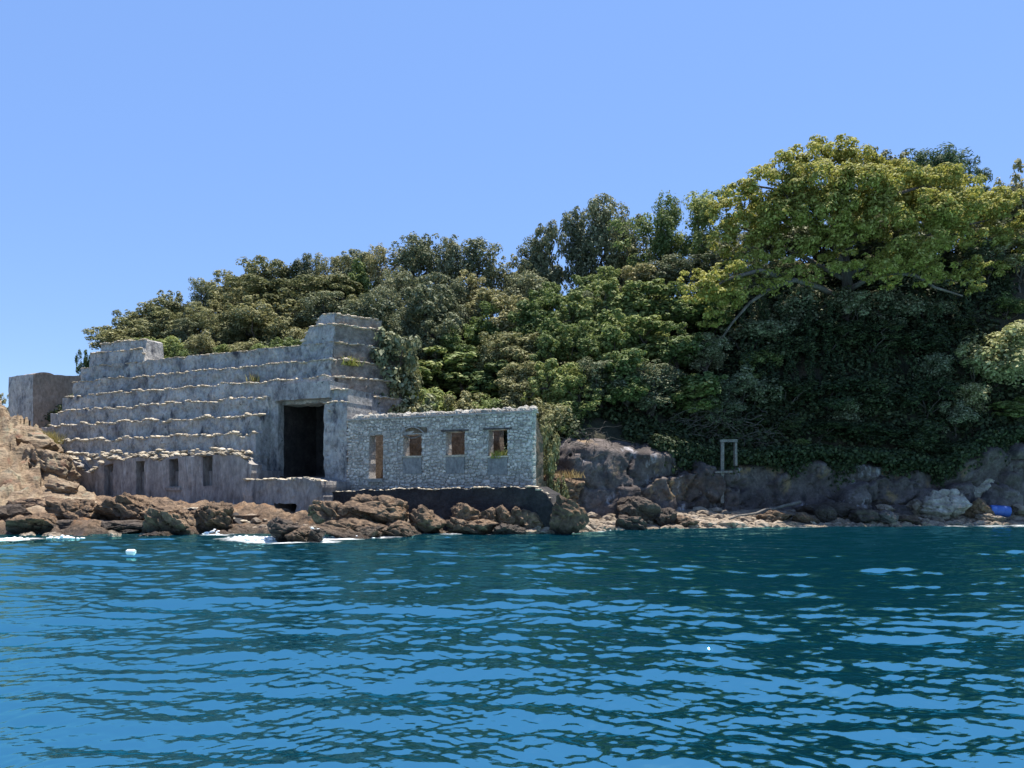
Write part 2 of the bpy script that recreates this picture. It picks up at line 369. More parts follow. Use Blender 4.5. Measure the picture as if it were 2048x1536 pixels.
def build_water():
    ys = [1.5]
    while ys[-1] < 46: ys.append(ys[-1] + max(0.012, 0.0042 * ys[-1]))
    while ys[-1] < 6000: ys.append(ys[-1] * 1.05)
    ys = np.array(ys)
    tx = np.concatenate([-np.geomspace(8, 0.95, 24), np.linspace(-0.92, 0.92, 560), np.geomspace(0.95, 8, 24)])
    Yg, T = np.meshgrid(ys, tx, indexing='ij')
    X = Yg * T
    dy = np.gradient(ys)[:, None] * np.ones_like(X)
    Z = np.zeros_like(X)
    DX = np.zeros_like(X); DY = np.zeros_like(X)
    r = np.random.default_rng(26)
    lam = np.concatenate([np.geomspace(0.085, 0.9, 76), np.geomspace(0.9, 7.0, 22)])
    near = ys < 160
    for l in lam:
        k = 2 * pi / l
        spread = 0.5 if l < 0.9 else 0.36
        th = radians(-98) + r.normal(0, spread)
        kx, ky = k * cos(th), k * sin(th)
        slope = 0.032 * (l / 0.4) ** -0.12 if l < 0.9 else 0.029 * (1.2 / l) ** 0.2
        A = slope / k
        ph = r.uniform(0, 2 * pi)
        fade = np.clip(l / (1.7 * dy[near]) - 0.6, 0, 1)
        # gustiness: short ripples come and go across the surface
        ar = kx * X[near] + ky * Yg[near] + ph
        if l < 0.9:
            g = 0.72 + 0.5 * np.sin(0.55 * X[near] * cos(ph * 7) + 0.42 * Yg[near] * sin(ph * 5) + ph * 3)
            A = A * g
        Z[near] += A * fade * np.sin(ar)
        c = -A * fade * np.cos(ar) * 0.75
        DX[near] += c * cos(th); DY[near] += c * sin(th)
    V = np.stack([X + DX, Yg + DY, Z], -1).reshape(-1, 3)
    nr, nc = X.shape
    idx = np.arange(nr * nc).reshape(nr, nc)
    Q = np.stack([idx[:-1, :-1], idx[:-1, 1:], idx[1:, 1:], idx[1:, :-1]], -1).reshape(-1, 4)
    me = quad_mesh('water', V, Q)
    fm = np.zeros(len(V))
    for x, y, rad, s in FOAM:
        d2 = ((V[:, 0] - x) / (rad * 1.5)) ** 2 + ((V[:, 1] - y) / (rad * 1.1)) ** 2
        fm = np.maximum(fm, s * np.exp(-d2))
    at = me.attributes.new('foam', 'FLOAT', 'POINT')
    at.data.foreach_set('value', fm.astype(np.float32))
    m, nt, N, L, bs = new_mat('sea_water')
    N.remove(bs)
    body = N.new('ShaderNodeBsdfDiffuse'); body.inputs['Color'].default_value = (0.001, 0.017, 0.028, 1)
    refl = N.new('ShaderNodeBsdfGlossy'); refl.inputs['Color'].default_value = (0.44, 1.0, 1.0, 1); refl.inputs['Roughness'].default_value = 0.0
    fre = N.new('ShaderNodeFresnel'); fre.inputs['IOR'].default_value = 7.0
    surf = N.new('ShaderNodeMixShader')
    L.new(fre.outputs[0], surf.inputs[0]); L.new(body.outputs[0], surf.inputs[1]); L.new(refl.outputs[0], surf.inputs[2])
    tc = N.new('ShaderNodeTexCoord')
    nz = N.new('ShaderNodeTexNoise'); nz.inputs['Scale'].default_value = 9.0; nz.inputs['Detail'].default_value = 3
    mp = N.new('ShaderNodeMapping'); mp.inputs['Scale'].default_value = (1.0, 1.8, 1)
    L.new(tc.outputs['Object'], mp.inputs[0]); L.new(mp.outputs[0], nz.inputs['Vector'])
    bp = N.new('ShaderNodeBump'); bp.inputs['Strength'].default_value = 0.08; bp.inputs['Distance'].default_value = 0.05
    L.new(nz.outputs['Fac'], bp.inputs['Height'])
    for nd in (refl, fre): L.new(bp.outputs[0], nd.inputs['Normal'])
    # foam
    fa = N.new('ShaderNodeAttribute'); fa.attribute_name = 'foam'
    fn = N.new('ShaderNodeTexNoise'); fn.inputs['Scale'].default_value = 3.0; fn.inputs['Detail'].default_value = 7; fn.inputs['Roughness'].default_value = 0.7
    mpf = N.new('ShaderNodeMapping'); mpf.inputs['Scale'].default_value = (0.7, 1.6, 1)
    L.new(tc.outputs['Object'], mpf.inputs[0]); L.new(mpf.outputs[0], fn.inputs['Vector'])
    ml = N.new('ShaderNodeMath'); ml.operation = 'MULTIPLY'
    L.new(fa.outputs['Fac'], ml.inputs[0]); L.new(fn.outputs['Fac'], ml.inputs[1])
    mr = N.new('ShaderNodeMapRange'); mr.inputs['From Min'].default_value = 0.26; mr.inputs['From Max'].default_value = 0.62
    L.new(ml.outputs[0], mr.inputs['Value'])
    df = N.new('ShaderNodeBsdfDiffuse'); df.inputs['Color'].default_value = (0.8, 0.82, 0.83, 1)
    mx = N.new('ShaderNodeMixShader')
    L.new(mr.outputs[0], mx.inputs[0]); L.new(surf.outputs[0], mx.inputs[1]); L.new(df.outputs[0], mx.inputs[2])
    L.new(mx.outputs[0], N['Material Output'].inputs['Surface'])
    obj('water', me, m, smooth=True, kind='structure')
build_water()

# ------------------------------------------------------------------ terrain
def tab(x, pts):
    p = np.array(pts, float)
    return np.interp(x, p[:, 0], p[:, 1])
YS = [(-60, 34), (-30, 32), (-20, 31.6), (-12, 33), (-8, 33.2), (-5, 32.8), (0, 33.2), (3, 34.2), (5, 35.3), (14, 37.8), (27, 40.2), (60, 43)]
YF = [(-60, 68), (-40, 58), (-36, 54.5), (-31, 52), (-20, 46.9), (-14.6, 44.4), (-13.6, 48), (-9.8, 47), (-6, 45.5), (-4, 42.8), (0, 40.7), (3, 39.4), (6, 40.2), (10, 41.6), (18, 42.6), (27, 42.8), (60, 44)]
ZF = [(-60, 0.6), (-42, 4), (-37, 5.6), (-33, 6.2), (-30.5, 7.6), (-29, 8.8), (-9.8, 8.8), (-6.5, 6), (-4, 3.6), (0, 3.2), (3, 4.6), (8, 4.2), (12, 3.4), (16, 3.8), (22, 3.5), (24, 3.0), (27, 4.8), (60, 5)]
YC = [(-60, 80), (-34.5, 63), (-22, 66), (-8, 62), (2.5, 58), (13, 55), (22, 52), (60, 53)]
ZC = [(-60, 1.5), (-42, 6.0), (-37.5, 8.5), (-34.5, 10.8), (-30.9, 12.6), (-27, 14.2), (-22.2, 15.8), (-14, 16.2), (-8, 15.4), (-3.4, 14.4), (2.5, 14.2), (6.7, 14.6), (13.4, 15.6), (18.9, 17.2), (26.9, 17.4), (35, 18), (60, 18)]
def ground(X, Y):
    X = np.asarray(X, float); Y = np.asarray(Y, float)
    ys, yf, zf, yc, zc = (tab(X, t) for t in (YS, YF, ZF, YC, ZC))
    flat = tab(X, [(-60, 2.0), (-30, 1.6), (-24, 1.0), (-8, 0.8), (3, 1.0), (8, 0.9), (27, 0.9), (60, 1)])
    front = np.clip((Y - ys) * 0.22, -1.2, None)
    front = np.minimum(front, flat + 0.02 * (Y - ys))
    # tan rock headland at the left end
    front = front + 4.3 * np.exp(-(((X + 33.5) / 6.2) ** 2 + ((Y - 45) / 6.5) ** 2)) * (Y > ys - 1)
    t = np.clip((Y - yf) / (yc - yf), 0, 1)
    ex = tab(X, [(-30, 1.0), (0, 1.0), (12, 1.5), (16, 1.8), (60, 1.8)])
    hill = zf + (zc - zf) * (1 - (1 - t) ** ex)
    back = np.clip(Y - yc, 0, None)
    hill = hill - 0.012 * back ** 1.3
    k = np.clip((Y - yf) / 0.5 + 0.5, 0, 1)
    return front * (1 - k) + hill * k

def build_terrain():
    xs = np.concatenate([np.arange(-60, -34, 0.8), np.arange(-34, 34, 0.3), np.arange(34, 60.1, 0.8)])
    ys = np.concatenate([np.arange(28.5, 62, 0.3), np.arange(62, 120, 1.5)])
    X, Y = np.meshgrid(xs, ys)
    Z = ground(X, Y)
    p = np.stack([X.ravel() * 0.5, Y.ravel() * 0.5, Z.ravel() * 0.5], -1)
    amp = np.where(Y < tab(X, YF) - 0.5, 0.16, 0.3)
    # natural hummocks, none where the masonry stands
    Z = Z + fbm(p, 4, 3).reshape(X.shape) * amp + ridged(p * 1.7, 3, 9).reshape(X.shape) * 0.12
    Z = np.where((X < 3.5) & (Y < tab(X, YF) - 0.3), Z - 0.7, Z)      # below the rock shelf
    idx = np.arange(X.size).reshape(X.shape)
    Q = np.stack([idx[:-1, :-1], idx[:-1, 1:], idx[1:, 1:], idx[1:, :-1]], -1).reshape(-1, 4)
    V = np.stack([X, Y, Z], -1).reshape(-1, 3)
    cy = Y[:-1, :-1].ravel(); cx = X[:-1, :-1].ravel()
    me = quad_mesh('hillside', V, Q)
    me.materials.append(M['soil']); me.materials.append(M['shingle']); me.materials.append(M['tan_rock'])
    mi = np.where(cy > tab(cx, YF) - 0.2, 0, np.where(cx < -12, 2, 1)).astype(np.int32)
    me.polygons.foreach_set('material_index', mi)
    obj('hillside', me, None, smooth=True, kind='structure')
build_terrain()

def build_shelf():
    xs = np.arange(-40, 4.2, 0.11); ys = np.arange(29.5, 47, 0.13)
    X, Y = np.meshgrid(xs, ys)
    Z = ground(X, Y)
    p = np.stack([X.ravel() * 0.55, Y.ravel() * 0.55, Z.ravel() * 0.2], -1)
    n = ridged(p, 5, 51).reshape(X.shape); m = fbm(p * 0.8 + 4, 4, 52).reshape(X.shape)
    w = p[:, 0] * 1.6 + p[:, 1] * 0.7 + fbm(p * 1.2, 3, 53) * 1.4
    stp = (w - np.floor(w)).reshape(X.shape)
    # masonry line: keep the rock below the wall bases
    b = (X - FOX) * FNX + (Y - FOY) * FNY
    am = np.clip((b - 3.2) / 2.0, 0, 1)
    am = np.where(X < -29.5, 1.0, am)
    head = np.clip((-23 - X) / 5, 0, 1)
    Z = Z - 0.12 + (0.42 + 0.5 * head) * am * n + 0.3 * am * ridged(p * 3.1 + 2, 3, 57).reshape(X.shape) * (0.35 + 0.65 * head) + 0.5 * am * m + (0.22 + 0.75 * head) * am * stp - 0.25 * (1 - am)
    V = np.stack([X, Y, Z], -1).reshape(-1, 3)
    idx = np.arange(X.size).reshape(X.shape)
    Q = np.stack([idx[:-1, :-1], idx[:-1, 1:], idx[1:, 1:], idx[1:, :-1]], -1).reshape(-1, 4)
    me = quad_mesh('rock_shelf', V, Q)
    me.materials.append(M['rock']); me.materials.append(M['tan_rock'])
    cx, cy = X[:-1, :-1].ravel(), Y[:-1, :-1].ravel()
    me.polygons.foreach_set('material_index', ((cx < -20 - (cy - 36) * 0.6) & (cy > 34.5)).astype(np.int32))
    obj('rock_shelf', me, None, smooth=False, kind='structure')
FOX, FOY, FNX, FNY = -9.8, 41.0, sin(radians(-25)), -cos(radians(25))
build_shelf()

def worley(x, z, seed):
    ix, iz = np.floor(x), np.floor(z)
    f1 = np.full(x.shape, 9.0); f2 = np.full(x.shape, 9.0); cid = np.zeros(x.shape); tx = np.zeros(x.shape); tz = np.zeros(x.shape)
    zero = np.zeros_like(ix)
    for dx in (-1, 0, 1):
        for dz in (-1, 0, 1):
            cx, cz = ix + dx, iz + dz
            ox = x - (cx + 0.1 + 0.8 * _hash(cx, cz, zero, seed)); oz = z - (cz + 0.1 + 0.8 * _hash(cx, cz, zero, seed + 1))
            d = np.hypot(ox, oz)
            near = d < f1
            f2 = np.where(near, f1, np.minimum(f2, d))
            cid = np.where(near, _hash(cx, cz, zero, seed + 2), cid); tx = np.where(near, ox, tx); tz = np.where(near, oz, tz)
            f1 = np.where(near, d, f1)
    return f1, f2, cid, tx, tz

def build_cliff():
    xs = np.arange(2.2, 46, 0.11)
    S = np.linspace(0, 1, 54)
    Xg, Sg = np.meshgrid(xs, S)
    yb = tab(Xg, YF) - 0.35
    top = tab(Xg, ZF) + 0.15
    Z = -0.3 + (top + 0.3) * Sg
    q = np.stack([Xg.ravel() * 0.45, np.full(Xg.size, 2.2), Z.ravel() * 0.45], -1)
    wx = Xg * 0.62 + 0.5 * fbm(q * 1.6, 3, 33).reshape(Xg.shape); wz = Z * 0.5 - Xg * 0.16 + 0.5 * fbm(q * 1.6 + 9, 3, 34).reshape(Xg.shape)
    f1, f2, cid, tx, tz = worley(wx, wz, 5)
    g1, g2, gid, ux, uz = worley(wx * 2.7 + 3, wz * 2.7, 8)
    n = fbm(q, 4, 31).reshape(Xg.shape) * 1.3 + (cid - 0.5) * 0.9 + tx * (cid * 2 - 1) * 0.9 + tz * 0.5 - 0.55 * np.exp(-(f2 - f1) / 0.05)
    n = n + (gid - 0.5) * 0.28 + ux * (gid - 0.5) * 0.5 - 0.2 * np.exp(-(g2 - g1) / 0.06)
    # rounded grey bulge beside the house
    n = n * (1 - 0.65 * np.exp(-((Xg - 4.8) / 2.2) ** 2))
    bul = np.exp(-((Xg - 4.6) / 2.0) ** 2) * 1.25 * np.sqrt(np.clip(1 - Sg ** 4, 0, 1))
    bul += np.exp(-((Xg - 7.6) / 1.4) ** 2) * 0.6
    Y = yb - 0.75 + 0.6 * (Sg - 0.6) - np.clip(n, -0.75, 1.3) * 0.75 - bul + 1.3 * np.clip(Sg - 0.86, 0, 1) / 0.14
    V = np.stack([Xg, Y, Z], -1).reshape(-1, 3)
    idx = np.arange(Xg.size).reshape(Xg.shape)
    Q = np.stack([idx[:-1, :-1], idx[:-1, 1:], idx[1:, 1:], idx[1:, :-1]], -1).reshape(-1, 4)
    obj('cliff', quad_mesh('cliff', V, Q), M['cliff'], smooth=False, kind='structure')
build_cliff()

# ------------------------------------------------------------------ masonry helpers
def wall_geo(o, d, nrm, a0, a1, zb, ztop, thick, holes=(), res=0.2, amp=0.03, edge=0.02, seed=0, freq=1.6):
    """upright slab: o origin (x,y), d direction, nrm outward normal; ztop(a) ragged top; holes (a0,a1,z0,z1) right through"""
    def lines(lo, hi, extra):
        base = list(np.linspace(lo, hi, max(2, int(round((hi - lo) / res)) + 1)))
        ex = [e for e in extra if lo < e < hi]
        base = [b for b in base if all(abs(b - e) > res * 0.45 for e in ex) or b in (lo, hi)]
        return np.array(sorted(set(base + ex)))
    A = lines(a0, a1, [h[0] for h in holes] + [h[1] for h in holes])
    zt = np.array([ztop(a) for a in A])
    zmax = zt.max()
    zs = max([h[3] for h in holes] + [zb + 0.25 * (zmax - zb)])
    zs = min(zs, zt.min() - 0.02)
    Zl = lines(zb, zmax, [h[2] for h in holes] + [h[3] for h in holes] + [zs])
    na, nz = len(A), len(Zl)
    solid = np.ones((na - 1, nz - 1), bool)
    for h in holes:
        for i in range(na - 1):
            for j in range(nz - 1):
                ca, cz = (A[i] + A[i + 1]) / 2, (Zl[j] + Zl[j + 1]) / 2
                if h[0] < ca < h[1] and h[2] < cz < h[3]: solid[i, j] = False
    Ag, Zg = np.meshgrid(A, Zl, indexing='ij')
    k = np.clip((Zg - zs) / max(zmax - zs, 1e-6), 0, 1)
    Zg = np.where(Zg <= zs, Zg, zs + k * (zt[:, None] - zs))
    q = np.stack([Ag.ravel() * freq, np.full(Ag.size, seed * 3.3), Zg.ravel() * freq], -1)
    disp = fbm(q, 4, seed + 5).reshape(Ag.shape) * amp
    ja = fbm(q * 2.3 + 31, 3, seed + 11).reshape(Ag.shape) * edge
    jz = fbm(q * 2.3 + 77, 3, seed + 12).reshape(Ag.shape) * edge
    d = np.array(d); nrm = np.array(nrm); o = np.array(o)
    def pts(b):
        a = Ag + ja
        return np.stack([o[0] + a * d[0] + b * nrm[0], o[1] + a * d[1] + b * nrm[1], Zg + jz], -1).reshape(-1, 3)
    V = np.concatenate([pts(disp), pts(np.full_like(Ag, -thick))])
    n = na * nz
    Fs = []
    I = lambda i, j: i * nz + j
    for i in range(na - 1):
        for j in range(nz - 1):
            if not solid[i, j]: continue
            q4 = (I(i, j), I(i + 1, j), I(i + 1, j + 1), I(i, j + 1))
            Fs.append(q4)
            Fs.append(tuple(x + n for x in q4[::-1]))
            if i == 0 or not solid[i - 1, j]: Fs.append((I(i, j) + n, I(i, j), I(i, j + 1), I(i, j + 1) + n))
            if i == na - 2 or not solid[i + 1, j]: Fs.append((I(i + 1, j), I(i + 1, j) + n, I(i + 1, j + 1) + n, I(i + 1, j + 1)))
            if j == 0 or not solid[i, j - 1]: Fs.append((I(i, j) + n, I(i + 1, j) + n, I(i + 1, j), I(i, j)))
            if j == nz - 2 or not solid[i, j + 1]: Fs.append((I(i, j + 1), I(i + 1, j + 1), I(i + 1, j + 1) + n, I(i, j + 1) + n))
    return V, Fs

def wall(name, mat, parent, *args, loc=(0, 0, 0), **kw):
    V, Fs = wall_geo(*args, **kw)
    used = sorted({i for f in Fs for i in f})
    mp = {u: i for i, u in enumerate(used)}
    return obj(name, poly_mesh(name, V[used], [[mp[i] for i in f] for f in Fs]), mat, parent, loc)

def lump(r, seed, sub=1):
    """small angular stone, unit size"""
    rr = np.random.default_rng(seed)
    nv, nf = (5, 4) if sub == 1 else (8, 6)
    V = [(0, 0, 1)]
    for j in range(1, nf):
        for i in range(nv):
            t, ph = pi * j / nf, 2 * pi * (i + 0.5 * (j % 2)) / nv
            V.append((sin(t) * cos(ph), sin(t) * sin(ph), cos(t)))
    V.append((0, 0, -1))
    V = np.array(V) * rr.uniform(0.78, 1.15, (len(V), 1))
    Fs = [(0, 1 + i, 1 + (i + 1) % nv) for i in range(nv)]
    for j in range(nf - 2):
        for i in range(nv):
            a, b = 1 + j * nv + i, 1 + j * nv + (i + 1) % nv
            Fs.append((a, a + nv, b + nv, b))
    e = len(V) - 1
    o = 1 + (nf - 2) * nv
    Fs += [(e, o + (i + 1) % nv, o + i) for i in range(nv)]
    return V * r, Fs
LUMPS = [lump(1.0, 100 + i, 1) for i in range(10)]
LUMPS2 = [lump(1.0, 200 + i, 2) for i in range(10)]
LUMP_ME = {}

def rim_rubble(parent, o, d, nrm, a0, a1, zt, seed, step=0.2, size=(0.05, 0.14), skip=0.15, back=0.1):
    r = np.random.default_rng(seed)
    mb = MB()
    a = a0
    while a < a1:
        if r.random() > skip:
            s = r.uniform(*size)
            V, Fs = LUMPS[r.integers(10)]
            b = r.uniform(-back, 0.035)
            c = np.array([o[0] + a * d[0] + b * nrm[0], o[1] + a * d[1] + b * nrm[1], zt(a) + s * 0.32 - 0.02])
            mb.add(V * np.array([s * r.uniform(1.0, 2.6), s * r.uniform(1, 1.5), s * r.uniform(0.35, 0.75)]) + c, Fs)
        a += step * r.uniform(0.25, 1.1)
    ob = mb.build('rim_rubble', M['rim'], parent)
    ob['kind'] = 'stuff'
    return ob

def ragged(z, seed, amp=0.06, f=1.3, dips=()):
    def g(a):
        v = z + amp * float(fbm(np.array([[a * f, seed * 1.7, 0.3]]), 4, seed)[0]) * 1.8
        for c, w, dz in dips: v -= dz * math.exp(-((a - c) / w) ** 2)
        return v
    return g

ANG = radians(-25)
FO = np.array([-9.8, 41.0])
FU = np.array([cos(ANG), sin(ANG)]); FN = np.array([sin(ANG), -cos(ANG)])
def local_to_world(a, b): return FO + a * FU + b * FN
SD, SN = (0.40, 0.917), (0.917, -0.40)       # side wall of the fort in its own frame

# ------------------------------------------------------------------ stepped bunker
def build_fort():
    root = tag(empty('stepped_bunker', (FO[0], FO[1], 0), ANG), 'ruined grey sea bunker with stepped concrete tiers and a tall dark gun opening', 'bunker')
    U, Nn = (1, 0), (0, -1)
    top = {0: 9.95, 1: 8.93, 2: 7.93, 3: 6.95, 4: 5.95, 5: 4.9, 6: 4.0}
    for k in range(7):
        b = 0.46 * k
        a0 = -20.75 - 0.09 * k
        a1 = 0.26 * k if k <= 2 else -3.3
        zb = top[k + 1] - 0.4 if k < 6 else 1.0
        zt = ragged(top[k], 40 + k, 0.07 + 0.03 * k, 1.4)
        wall('tier', M['concrete'], root, (0, -b), U, Nn, a0, a1, zb, zt, 1.3, res=0.15, amp=0.2, edge=0.07, seed=40 + k, freq=2.2)
        rim_rubble(root, (0, -b), U, Nn, a0, a1, zt, 300 + k, 0.13, (0.045, 0.09 + 0.012 * k), skip=0.22)
        if k <= 4:      # the same tiers carried round the corner
            ac = 0.26 * min(k, 4)
            so = (ac, -b)
            zt2 = ragged(top[k] + 0.02, 60 + k, 0.08, 1.1)
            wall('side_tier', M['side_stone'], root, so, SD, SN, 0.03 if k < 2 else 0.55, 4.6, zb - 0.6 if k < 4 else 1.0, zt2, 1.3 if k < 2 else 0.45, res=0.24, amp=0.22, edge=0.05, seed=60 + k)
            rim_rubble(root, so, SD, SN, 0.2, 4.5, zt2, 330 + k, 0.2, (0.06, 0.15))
    # end blocks at the far left of the lower tiers
    for k, w in ((2, .5), (3, 0.95), (4, 1.15), (5, 0.9)):
        a0 = -21.0 - 0.09 * k
        wall('end_block', M['concrete'], root, (0, -0.46 * k + 0.3), U, Nn, a0 - w, a0 + 0.2, top[k] - 1.15, ragged(top[k] - 0.05, 90 + k, 0.1), 1.0, res=0.25, amp=0.08, edge=0.06, seed=90 + k)
    # upper turrets
    def turret(a0, a1, z0, z1, seed, slope_l=0, slope_r=0, b=0.0, mat='concrete'):
        def zt(a):
            v = ragged(z1, seed, 0.06)(a)
            if slope_l: v = min(v, z0 + 0.15 + (a - a0) * slope_l)
            if slope_r: v = min(v, z0 + 0.15 + (a1 - a) * slope_r)
            return max(v, z0 + 0.12)
        wall('turret', M[mat], root, (0, -b), U, Nn, a0, a1, z0, zt, 1.3, res=0.16, amp=0.10, edge=0.06, seed=seed)
        rim_rubble(root, (0, -b), U, Nn, a0, a1, zt, seed + 500, 0.16, (0.05, 0.12))
    turret(-20.05, -14.9, 9.8, 10.82, 70, slope_r=7, b=-0.12)
    turret(-19.4, -14.95, 9.8, 11.45, 71, slope_r=9, b=-0.4)
    turret(-2.3, -0.02, 9.8, 10.95, 72, slope_l=1.6, b=-0.1)
    turret(-1.55, -0.15, 10.8, 11.62, 73, slope_l=1.8, b=-0.35)
    for z0, z1, off, sd in ((9.7, 10.95, 0.1, 74), (10.7, 11.6, 0.35, 75)):
        zt = ragged(z1, sd, 0.1)
        wall('side_turret', M['side_stone'], root, (-0.03 - off * 0.3, off), SD, SN, 0.03, 3.0, z0, zt, 1.3, res=0.22, amp=0.16, edge=0.06, seed=sd)
        rim_rubble(root, (-0.03 - off * 0.3, off), SD, SN, 0.1, 2.9, zt, sd + 500, 0.18, (0.06, 0.14))
    # gun opening: piers, lintel, chamber
    flat = lambda z, s=1, am=0.02: ragged(z, s, am)
    c = MB(); c.box(-3.6, -2.78, -0.85, 2.3, 1.0, 7.0); c.build('chamber_side', M['shade_concrete'], root)
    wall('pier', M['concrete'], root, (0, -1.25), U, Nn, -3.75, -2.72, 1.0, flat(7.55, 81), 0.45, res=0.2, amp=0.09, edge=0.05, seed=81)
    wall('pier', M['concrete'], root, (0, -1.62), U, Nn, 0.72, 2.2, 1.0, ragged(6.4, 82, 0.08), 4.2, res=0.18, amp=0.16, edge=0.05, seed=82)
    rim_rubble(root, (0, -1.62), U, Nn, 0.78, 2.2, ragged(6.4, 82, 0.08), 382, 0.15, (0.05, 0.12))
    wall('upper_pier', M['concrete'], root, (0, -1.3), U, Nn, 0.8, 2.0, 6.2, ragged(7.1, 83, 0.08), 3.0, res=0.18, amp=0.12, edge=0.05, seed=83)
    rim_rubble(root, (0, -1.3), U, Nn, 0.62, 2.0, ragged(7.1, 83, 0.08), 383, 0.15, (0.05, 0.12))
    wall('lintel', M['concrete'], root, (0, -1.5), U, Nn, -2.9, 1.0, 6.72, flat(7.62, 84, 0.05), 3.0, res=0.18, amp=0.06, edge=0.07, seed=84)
    c = MB(); c.box(-3.7, 0.7, -1.0, 4.2, 6.88, 7.3); c.build('chamber_ceiling', M['shade_concrete'], root)
    wall('chamber_wall', M['shade_concrete'], root, (0, 2.0), U, Nn, -3.6, 1.3, 1.0, flat(7.2, 85), 0.8, holes=[(-0.75, 0.75, 2.7, 4.5)], res=0.3, amp=0.08, edge=0.02, seed=85)
    c = MB(); c.box(-2.2, 1.6, 3.4, 3.8, 1.0, 7.0); c.box(-2.2, -1.9, 2.7, 3.5, 1, 7); c.box(1.3, 1.6, 2.7, 3.5, 1, 7); c.build('recess_wall', M['shade_concrete'], root)
    c = MB(); c.box(-2.75, 0.45, -1.15, 2.0, 1.0, 2.62); c.build('chamber_floor', M['shade_concrete'], root)
    # ledge in front of the opening with a cave below
    wall('ledge', M['casemate'], root, (0, -4.0), U, Nn, -2.5, 2.5, 0.6, ragged(2.38, 86, 0.10, 0.9), 3.6, holes=[(-0.5, 0.9, 0.6, 1.2)], res=0.16, amp=0.14, edge=0.14, seed=86)
    rim_rubble(root, (0, -4.0), U, Nn, -2.5, 2.4, ragged(2.38, 86, 0.10, 0.9), 386, 0.16, (0.06, 0.16), back=0.4)
    # casemate front with four slot windows
    sl = [(-13.85, -13.1, 1.5, 3.45), (-11.2, -10.5, 1.55, 3.5), (-8.55, -7.85, 2.05, 3.6), (-6.0, -5.3, 2.1, 3.72)]
    zt0 = ragged(3.72, 88, 0.08, 0.8, dips=[(-15.2, 1.1, 0.85), (-12.3, 0.5, 0.2), (-9.4, 0.6, 0.25), (-2.6, 0.5, 0.5)])
    wall('casemate_front', M['casemate'], root, (0, -3.4), U, Nn, -18.2, -2.55, 0.4, zt0, 0.75, holes=sl, res=0.2, amp=0.07, edge=0.05, seed=88)
    for s in sl:
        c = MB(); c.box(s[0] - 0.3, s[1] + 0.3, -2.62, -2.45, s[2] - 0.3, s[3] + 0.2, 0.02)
        c.build('slot_back', M['shade_concrete'], root)  # near-black panel, the slot's shade painted into its colour
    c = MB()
    c.box(-8.75, -7.65, -3.5, -3.3, 1.82, 2.0, 0.02); c.build('slot_sill', M['casemate'], root)
    c = MB(); c.box(-18.0, -2.6, -3.0, -1.2, 0.5, 2.9); c.build('casemate_core', M['casemate'], root)
    # broken stones lying on the casemate roof
    r = np.random.default_rng(5)
    for i in range(150):
        a = r.uniform(-18.6, -2.9)
        t = r.uniform(0, 1)
        b = 2.75 + 0.75 * t
        z = min(3.95 - 0.55 * t, 4.2) if b < 3.3 else zt0(a) + 0.05
        z = max(z * (1 - 0.0), zt0(a) - 0.02 + 0.3 * (1 - t))
        s = r.uniform(0.07, 0.19)
        k = int(r.integers(10))
        if ('rim', k) not in LUMP_ME:
            LUMP_ME[('rim', k)] = poly_mesh('stone', *LUMPS2[k]); LUMP_ME[('rim', k)].materials.append(M['rim'])
        o = obj('stone', LUMP_ME[('rim', k)], None, root, (a, -b, z))
        o.scale = (s * r.uniform(1, 1.9), s * r.uniform(0.9, 1.4), s * r.uniform(0.3, 0.6))
        o.rotation_euler = (r.uniform(-.3, .3), r.uniform(-.3, .3), r.uniform(0, 6.3))
    c = MB()
    for i in range(37):
        a0 = -18.4 + i * 0.4
        c.box(a0, a0 + 0.42, -2.55, -2.2, 3.05, 3.4 + 0.25 * random.random(), 0.1)
    rb = c.build('roof_rubble', M['rim'], root); rb['kind'] = 'stuff'
build_fort()

# ------------------------------------------------------------------ ruined stone house
STONE_ME = []
def stone_protos():
    r = np.random.default_rng(77)
    for s in range(14):
        n = 8
        ang = np.linspace(0, 2 * pi, n, endpoint=False) + r.uniform(-.2, .2, n)
        e = 0.42
        rx = np.sign(np.cos(ang)) * np.abs(np.cos(ang)) ** e * 0.5 * r.uniform(0.85, 1.04, n)
        rz = np.sign(np.sin(ang)) * np.abs(np.sin(ang)) ** e * 0.5 * r.uniform(0.82, 1.04, n)
        V = [(rx[i], 0.6, rz[i]) for i in range(n)]
        V += [(rx[i] * 0.97, -0.55 + r.uniform(-.15, .15), rz[i] * 0.97) for i in range(n)]
        V += [(rx[i] * 0.72, -1 + r.uniform(-.15, .15), rz[i] * 0.7) for i in range(n)]
        V.append((0, -1.05, 0))
        Fs = []
        for j in range(2):
            for i in range(n):
                Fs.append((j * n + i, j * n + (i + 1) % n, (j + 1) * n + (i + 1) % n, (j + 1) * n + i)[::-1])
        Fs += [(2 * n + i, 3 * n, 2 * n + (i + 1) % n) for i in range(n)]
        me = poly_mesh('stone', V, Fs); me.materials.append(M['stone'])
        STONE_ME.append((me, np.array(V), Fs))
stone_protos()

